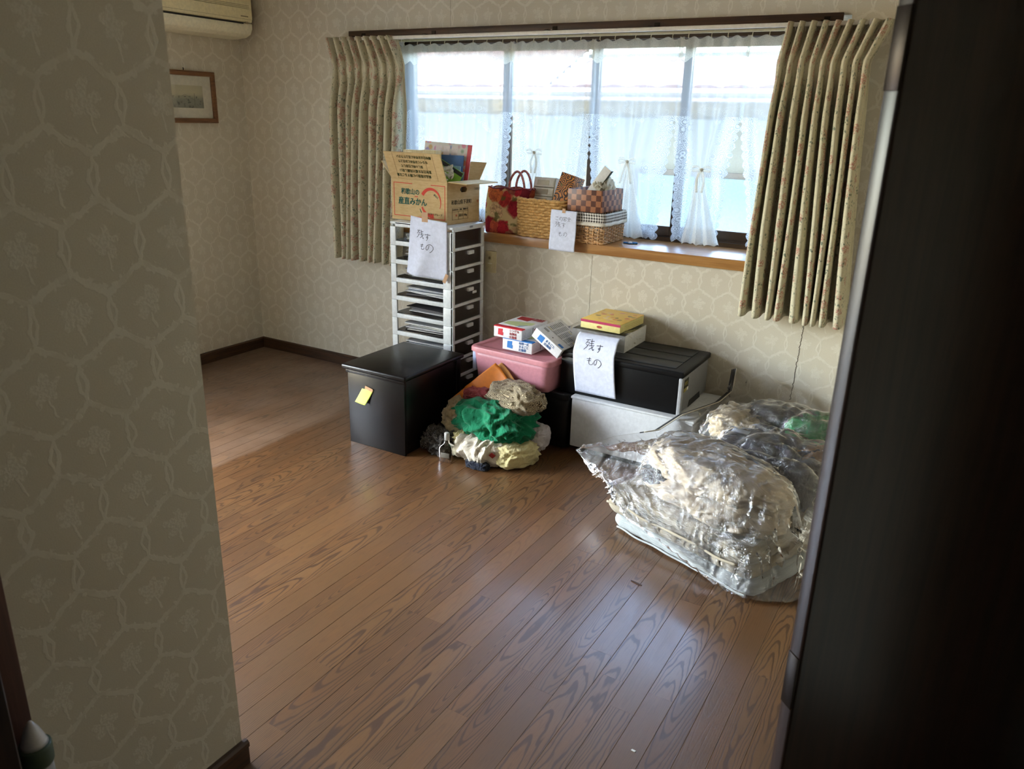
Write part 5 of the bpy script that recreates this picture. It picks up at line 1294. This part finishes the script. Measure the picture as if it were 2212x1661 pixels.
soft('cream_comforter', "thick cream comforter bunched in the front of the clear bag", [
    ('lower_fold', CRM2, (3.47, -.955, .205), (.285, .150, .040), 83, dict(rz=fa-.05, amp=.10, freq=2.6, pw=.8, zmin=.168, fine=.3)),
    ('upper_fold', CRM2, (3.455, -.885, .272), (.300, .150, .072), 87, dict(rz=fa-.12, amp=.13, freq=2.8, pw=.85, n=84, fine=.4)),
    ('fold_end', CRM2, (3.655, -.985, .225), (.095, .085, .068), 91, dict(rz=fa+.5, amp=.14, freq=2.4, zmin=.168, fine=.3))])
soft('charcoal_cloth', "small charcoal cloth tucked in the left fold of the comforter", [('c', cloth_mat('charcoal', (52, 50, 56)), (3.235, -.93, .225), (.055, .05, .022), 29, dict(rz=fa, amp=.2, freq=1.3))], 'clothing')
soft('green_bundle', "bright green cloth bundle at the right back of the clear bag", [('g', cloth_mat('bundle_green', (56, 156, 96)), (3.715, -.40, .335), (.105, .090, .060), 95, dict(amp=.2, freq=1.5))], 'clothing')
soft('brown_bundle', "brown cloth at the right side of the clear bag below the green bundle", [('b', cloth_mat('bundle_brown', (156, 116, 78)), (3.775, -.60, .280), (.10, .09, .065), 97, dict(amp=.18, freq=1.5))], 'clothing')
soft('cream_knit', "cream knitted cloth showing through the back left of the clear bag", [('k', cloth_mat('cream_knit', (216, 196, 162)), (3.40, -.40, .300), (.105, .10, .055), 99, dict(amp=.2, freq=1.5))], 'clothing')
soft('slate_cloth', "slate cloth at the top of the pile inside the bag near the wall", [('k', cloth_mat('slate', (84, 80, 86)), (3.56, -.33, .345), (.12, .08, .045), 101, dict(amp=.2, freq=1.5))], 'clothing')
def loc2(l, k): return (3.45, -.56)
ct = thing('care_card', Vector((*loc2(.30, .50), float(heap2.at(np.array([loc2(.30, .50)[0]]), np.array([loc2(.30, .50)[1]]))[0])+.004)), "small pale blue card lying on the dark garment inside the bag", 'card', fa+.3)
boxo('card', M('card_blue', (196, 210, 232), .6), (-.035, .035, -.022, .022, 0, .004), ct, .001)

# clear zip bag: a film draped over everything
def film_mat():
    t = T('clear_bag_film'); uv = t.coord('UV'); u, v, _ = t.sep(uv)
    n1 = t.noise(t.comb(u, v*.45, 0), 26, 4, .6, .8); n2 = t.noise(t.comb(u*.5, v, 1.), 60, 4, .65, 1.2); n3 = t.noise(uv, 9, 2)
    rid = (n1-.5).abs()*2.; rid2 = (n2-.5).abs()*2.
    h_ = (rid*1.1+rid2*.9+n3*1.2)
    nor = t.bump(h_, .6, .010)
    fr = t.n('ShaderNodeFresnel'); fr.inputs[0].default_value = 1.42
    gl = t.sh('ShaderNodeBsdfGlossy', Color=(1, 1, 1, 1), Roughness=.05, Normal=nor)
    haze = t.sh('ShaderNodeBsdfDiffuse', Color=(.82, .82, .82, 1))
    body = t.mixsh(.035, t.sh('ShaderNodeBsdfTransparent', Color=(.97, .97, .97, 1)), haze)
    return t.done(t.mixsh((X(t, fr.outputs[0])*2.3).clamp(), body, gl))
FILM = film_mat()
bag = thing('clear_zip_bag', (3.4, -.6, 0), "large crumpled clear plastic zip bag covering the bedding at the right", 'plastic bag'); B0 = np.array((3.4, -.6, 0))
heap2.blur(3)
for (p0, p1) in (((2.83, -.835, .198), (3.10, -.77, .275)), ((3.10, -.77, .275), (3.34, -.735, .335)), ((3.34, -.735, .335), (3.74, -.80, .350))):     # the taut fold along the top of the front bag
    p0, p1 = np.array(p0), np.array(p1); dv = p1[:2]-p0[:2]; tt = np.clip(((heap2.X-p0[0])*dv[0]+(heap2.Y-p0[1])*dv[1])/(dv@dv), 0, 1)
    ds = np.hypot(heap2.X-p0[0]-dv[0]*tt, heap2.Y-p0[1]-dv[1]*tt); heap2.H = np.maximum(heap2.H, p0[2]+(p1[2]-p0[2])*tt-ds*.95)
nB, mB = 84, 96
left = np.array([(3.16, -1.075, .10), (3.02, -.985, .19), (2.825, -.84, .205), (2.93, -.68, .235), (3.06, -.51, .235), (3.146, -.462, .312), (3.235, -.20, .312), (3.258, -.075, .335), (3.262, -.062, .445)])
back = np.array([(3.262, -.062, .445), (3.39, -.06, .446), (3.569, -.075, .40), (3.72, -.09, .33), (3.95, -.10, .24), (4.05, -.10, .16)])
right = np.array([(3.86, -1.15, .01), (3.92, -.9, .02), (3.98, -.6, .03), (4.05, -.3, .05), (4.05, -.10, .16)])
front = np.array([(3.16, -1.075, .10), (3.30, -1.13, .085), (3.50, -1.215, .05), (3.66, -1.262, .015), (3.76, -1.235, .012), (3.86, -1.15, .01)])
def along(pl, n):
    d = np.concatenate([[0], np.cumsum(np.linalg.norm(np.diff(pl, axis=0), axis=1))]); s = np.linspace(0, d[-1], n); return np.stack([np.interp(s, d, pl[:, k]) for k in range(3)], -1)
Lf, Rt, Bk, Ft = along(left, mB), along(right, mB), along(back, nB), along(front, nB)
u = np.linspace(0, 1, nB)[:, None, None]; v = np.linspace(0, 1, mB)[None, :, None]
P = (1-u)*Lf[None]+u*Rt[None]+(1-v)*Ft[:, None]+v*Bk[:, None]-((1-u)*(1-v)*Lf[0]+u*(1-v)*Rt[0]+(1-u)*v*Lf[-1]+u*v*Rt[-1])
P = np.ascontiguousarray(P)
for i in range(nB):
    for j in range(mB):
        e = math.sin(PI*i/(nB-1))*math.sin(PI*j/(mB-1)); P[i, j, 2] += e*.16+e*.06*fbm(P[i, j, 0]*8, P[i, j, 1]*8, 2., 3)
P[1:-1, 1:-1, 2] = np.maximum(P[1:-1, 1:-1, 2], heap2.at(P[1:-1, 1:-1, 0], P[1:-1, 1:-1, 1])+.02)
# rest lengths follow the start pose with a little slack, so use a mean spacing per direction
pin = np.zeros((nB, mB), bool); pin[0] = True; pin[:, -1] = True; pin[-1, ::6] = True; pin[::5, 0] = True
def film_relax(P, steps=60, slack=1.05):
    ru = np.linalg.norm(P[1:]-P[:-1], axis=-1, keepdims=True)*slack; rv = np.linalg.norm(P[:, 1:]-P[:, :-1], axis=-1, keepdims=True)*slack
    W_ = (~pin)[..., None].astype(float); V = np.zeros_like(P); S = slice
    for st in range(steps):
        old = P.copy(); V *= .92; V[..., 2] -= .0016; P += V*W_
        for it in range(8):
            for o in (0, 1):
                _pj(P[o:nB-1:2], P[o+1:nB:2], ru[o::2], 1., W_[o:nB-1:2], W_[o+1:nB:2]); _pj(P[:, o:mB-1:2], P[:, o+1:mB:2], rv[:, o::2], 1., W_[:, o:mB-1:2], W_[:, o+1:mB:2])
            z = heap2.at(P[..., 0], P[..., 1])+.007; P[..., 2] = np.where(W_[..., 0] > 0, np.maximum(P[..., 2], z), P[..., 2]); P[..., 1] = np.minimum(P[..., 1], -.02)
        hit = P[..., 2] <= heap2.at(P[..., 0], P[..., 1])+.009; V = (P-old)*W_; V[hit, :2] *= .4; V = np.clip(V, -.015, .015)
    return P
P = film_relax(P)
UV = np.stack(np.meshgrid(np.linspace(0, 1.1, nB), np.linspace(0, 1.3, mB), indexing='ij'), -1)
kk = 2; ui = np.linspace(0, nB-1, (nB-1)*kk+1); vi = np.linspace(0, mB-1, (mB-1)*kk+1); i0 = np.minimum(ui.astype(int), nB-2); j0 = np.minimum(vi.astype(int), mB-2); fa_ = (ui-i0)[:, None, None]; fb_ = (vi-j0)[None, :, None]
up = lambda A: A[i0][:, j0]*(1-fa_)*(1-fb_)+A[i0+1][:, j0]*fa_*(1-fb_)+A[i0][:, j0+1]*(1-fa_)*fb_+A[i0+1][:, j0+1]*fa_*fb_
Pu, UVu = up(P), up(UV); Nn = np.cross(np.gradient(Pu, axis=0), np.gradient(Pu, axis=1)); Nn /= np.linalg.norm(Nn, axis=-1, keepdims=True)+1e-9
Nn *= np.sign(Nn[..., 2:3]+.3*(Nn[..., 1:2] < 0))
D_ = np.zeros(Pu.shape[:2])
for i in range(Pu.shape[0]):
    for j in range(Pu.shape[1]):
        x, y = UVu[i, j]; w1 = mnoise.noise(Vector((x*5, y*5, 3.)))*.35
        D_[i, j] = .012*(1-abs(mnoise.noise(Vector(((x+w1)*9, (y+w1*.6)*4, 1.))))*2.2)+.006*(1-abs(mnoise.noise(Vector(((x-w1)*14, (y+w1)*22, 5.))))*2.2)
Pu = Pu+Nn*np.maximum(D_, -.004)[..., None]*(np.minimum(1, np.arange(Pu.shape[0])/3.)*(1+.9*np.exp(-np.arange(Pu.shape[0])/22.)))[:, None, None]*np.minimum(1, .15+np.arange(Pu.shape[1])/24.)[None, :, None]*np.minimum(1, .2+(Pu.shape[0]-1-np.arange(Pu.shape[0]))/30.)[:, None, None]
grid('film', Pu-B0, FILM, bag, UVu)
ZB = M('zip_dark', (40, 40, 42), .5); ZW = M('zip_pale', (190, 182, 164), .5)
_s = int(mB*.52)
for k, (off, m_) in enumerate(((.0, ZB), (.030, ZB), (.015, ZB), (.044, ZW))):
    q = Lf[_s:]-B0; MB().tube([(p[0]+off*.5, p[1]-off*.2, p[2]+.004+off*.25) for p in q], .0030, 6).build('zip_track', m_, bag, smooth=True)
MB().tube([(p[0]-B0[0], p[1]-B0[1], p[2]+.003) for p in Lf[:_s+1]], .0016, 4).build('bag_edge', FILM0, bag, smooth=True)
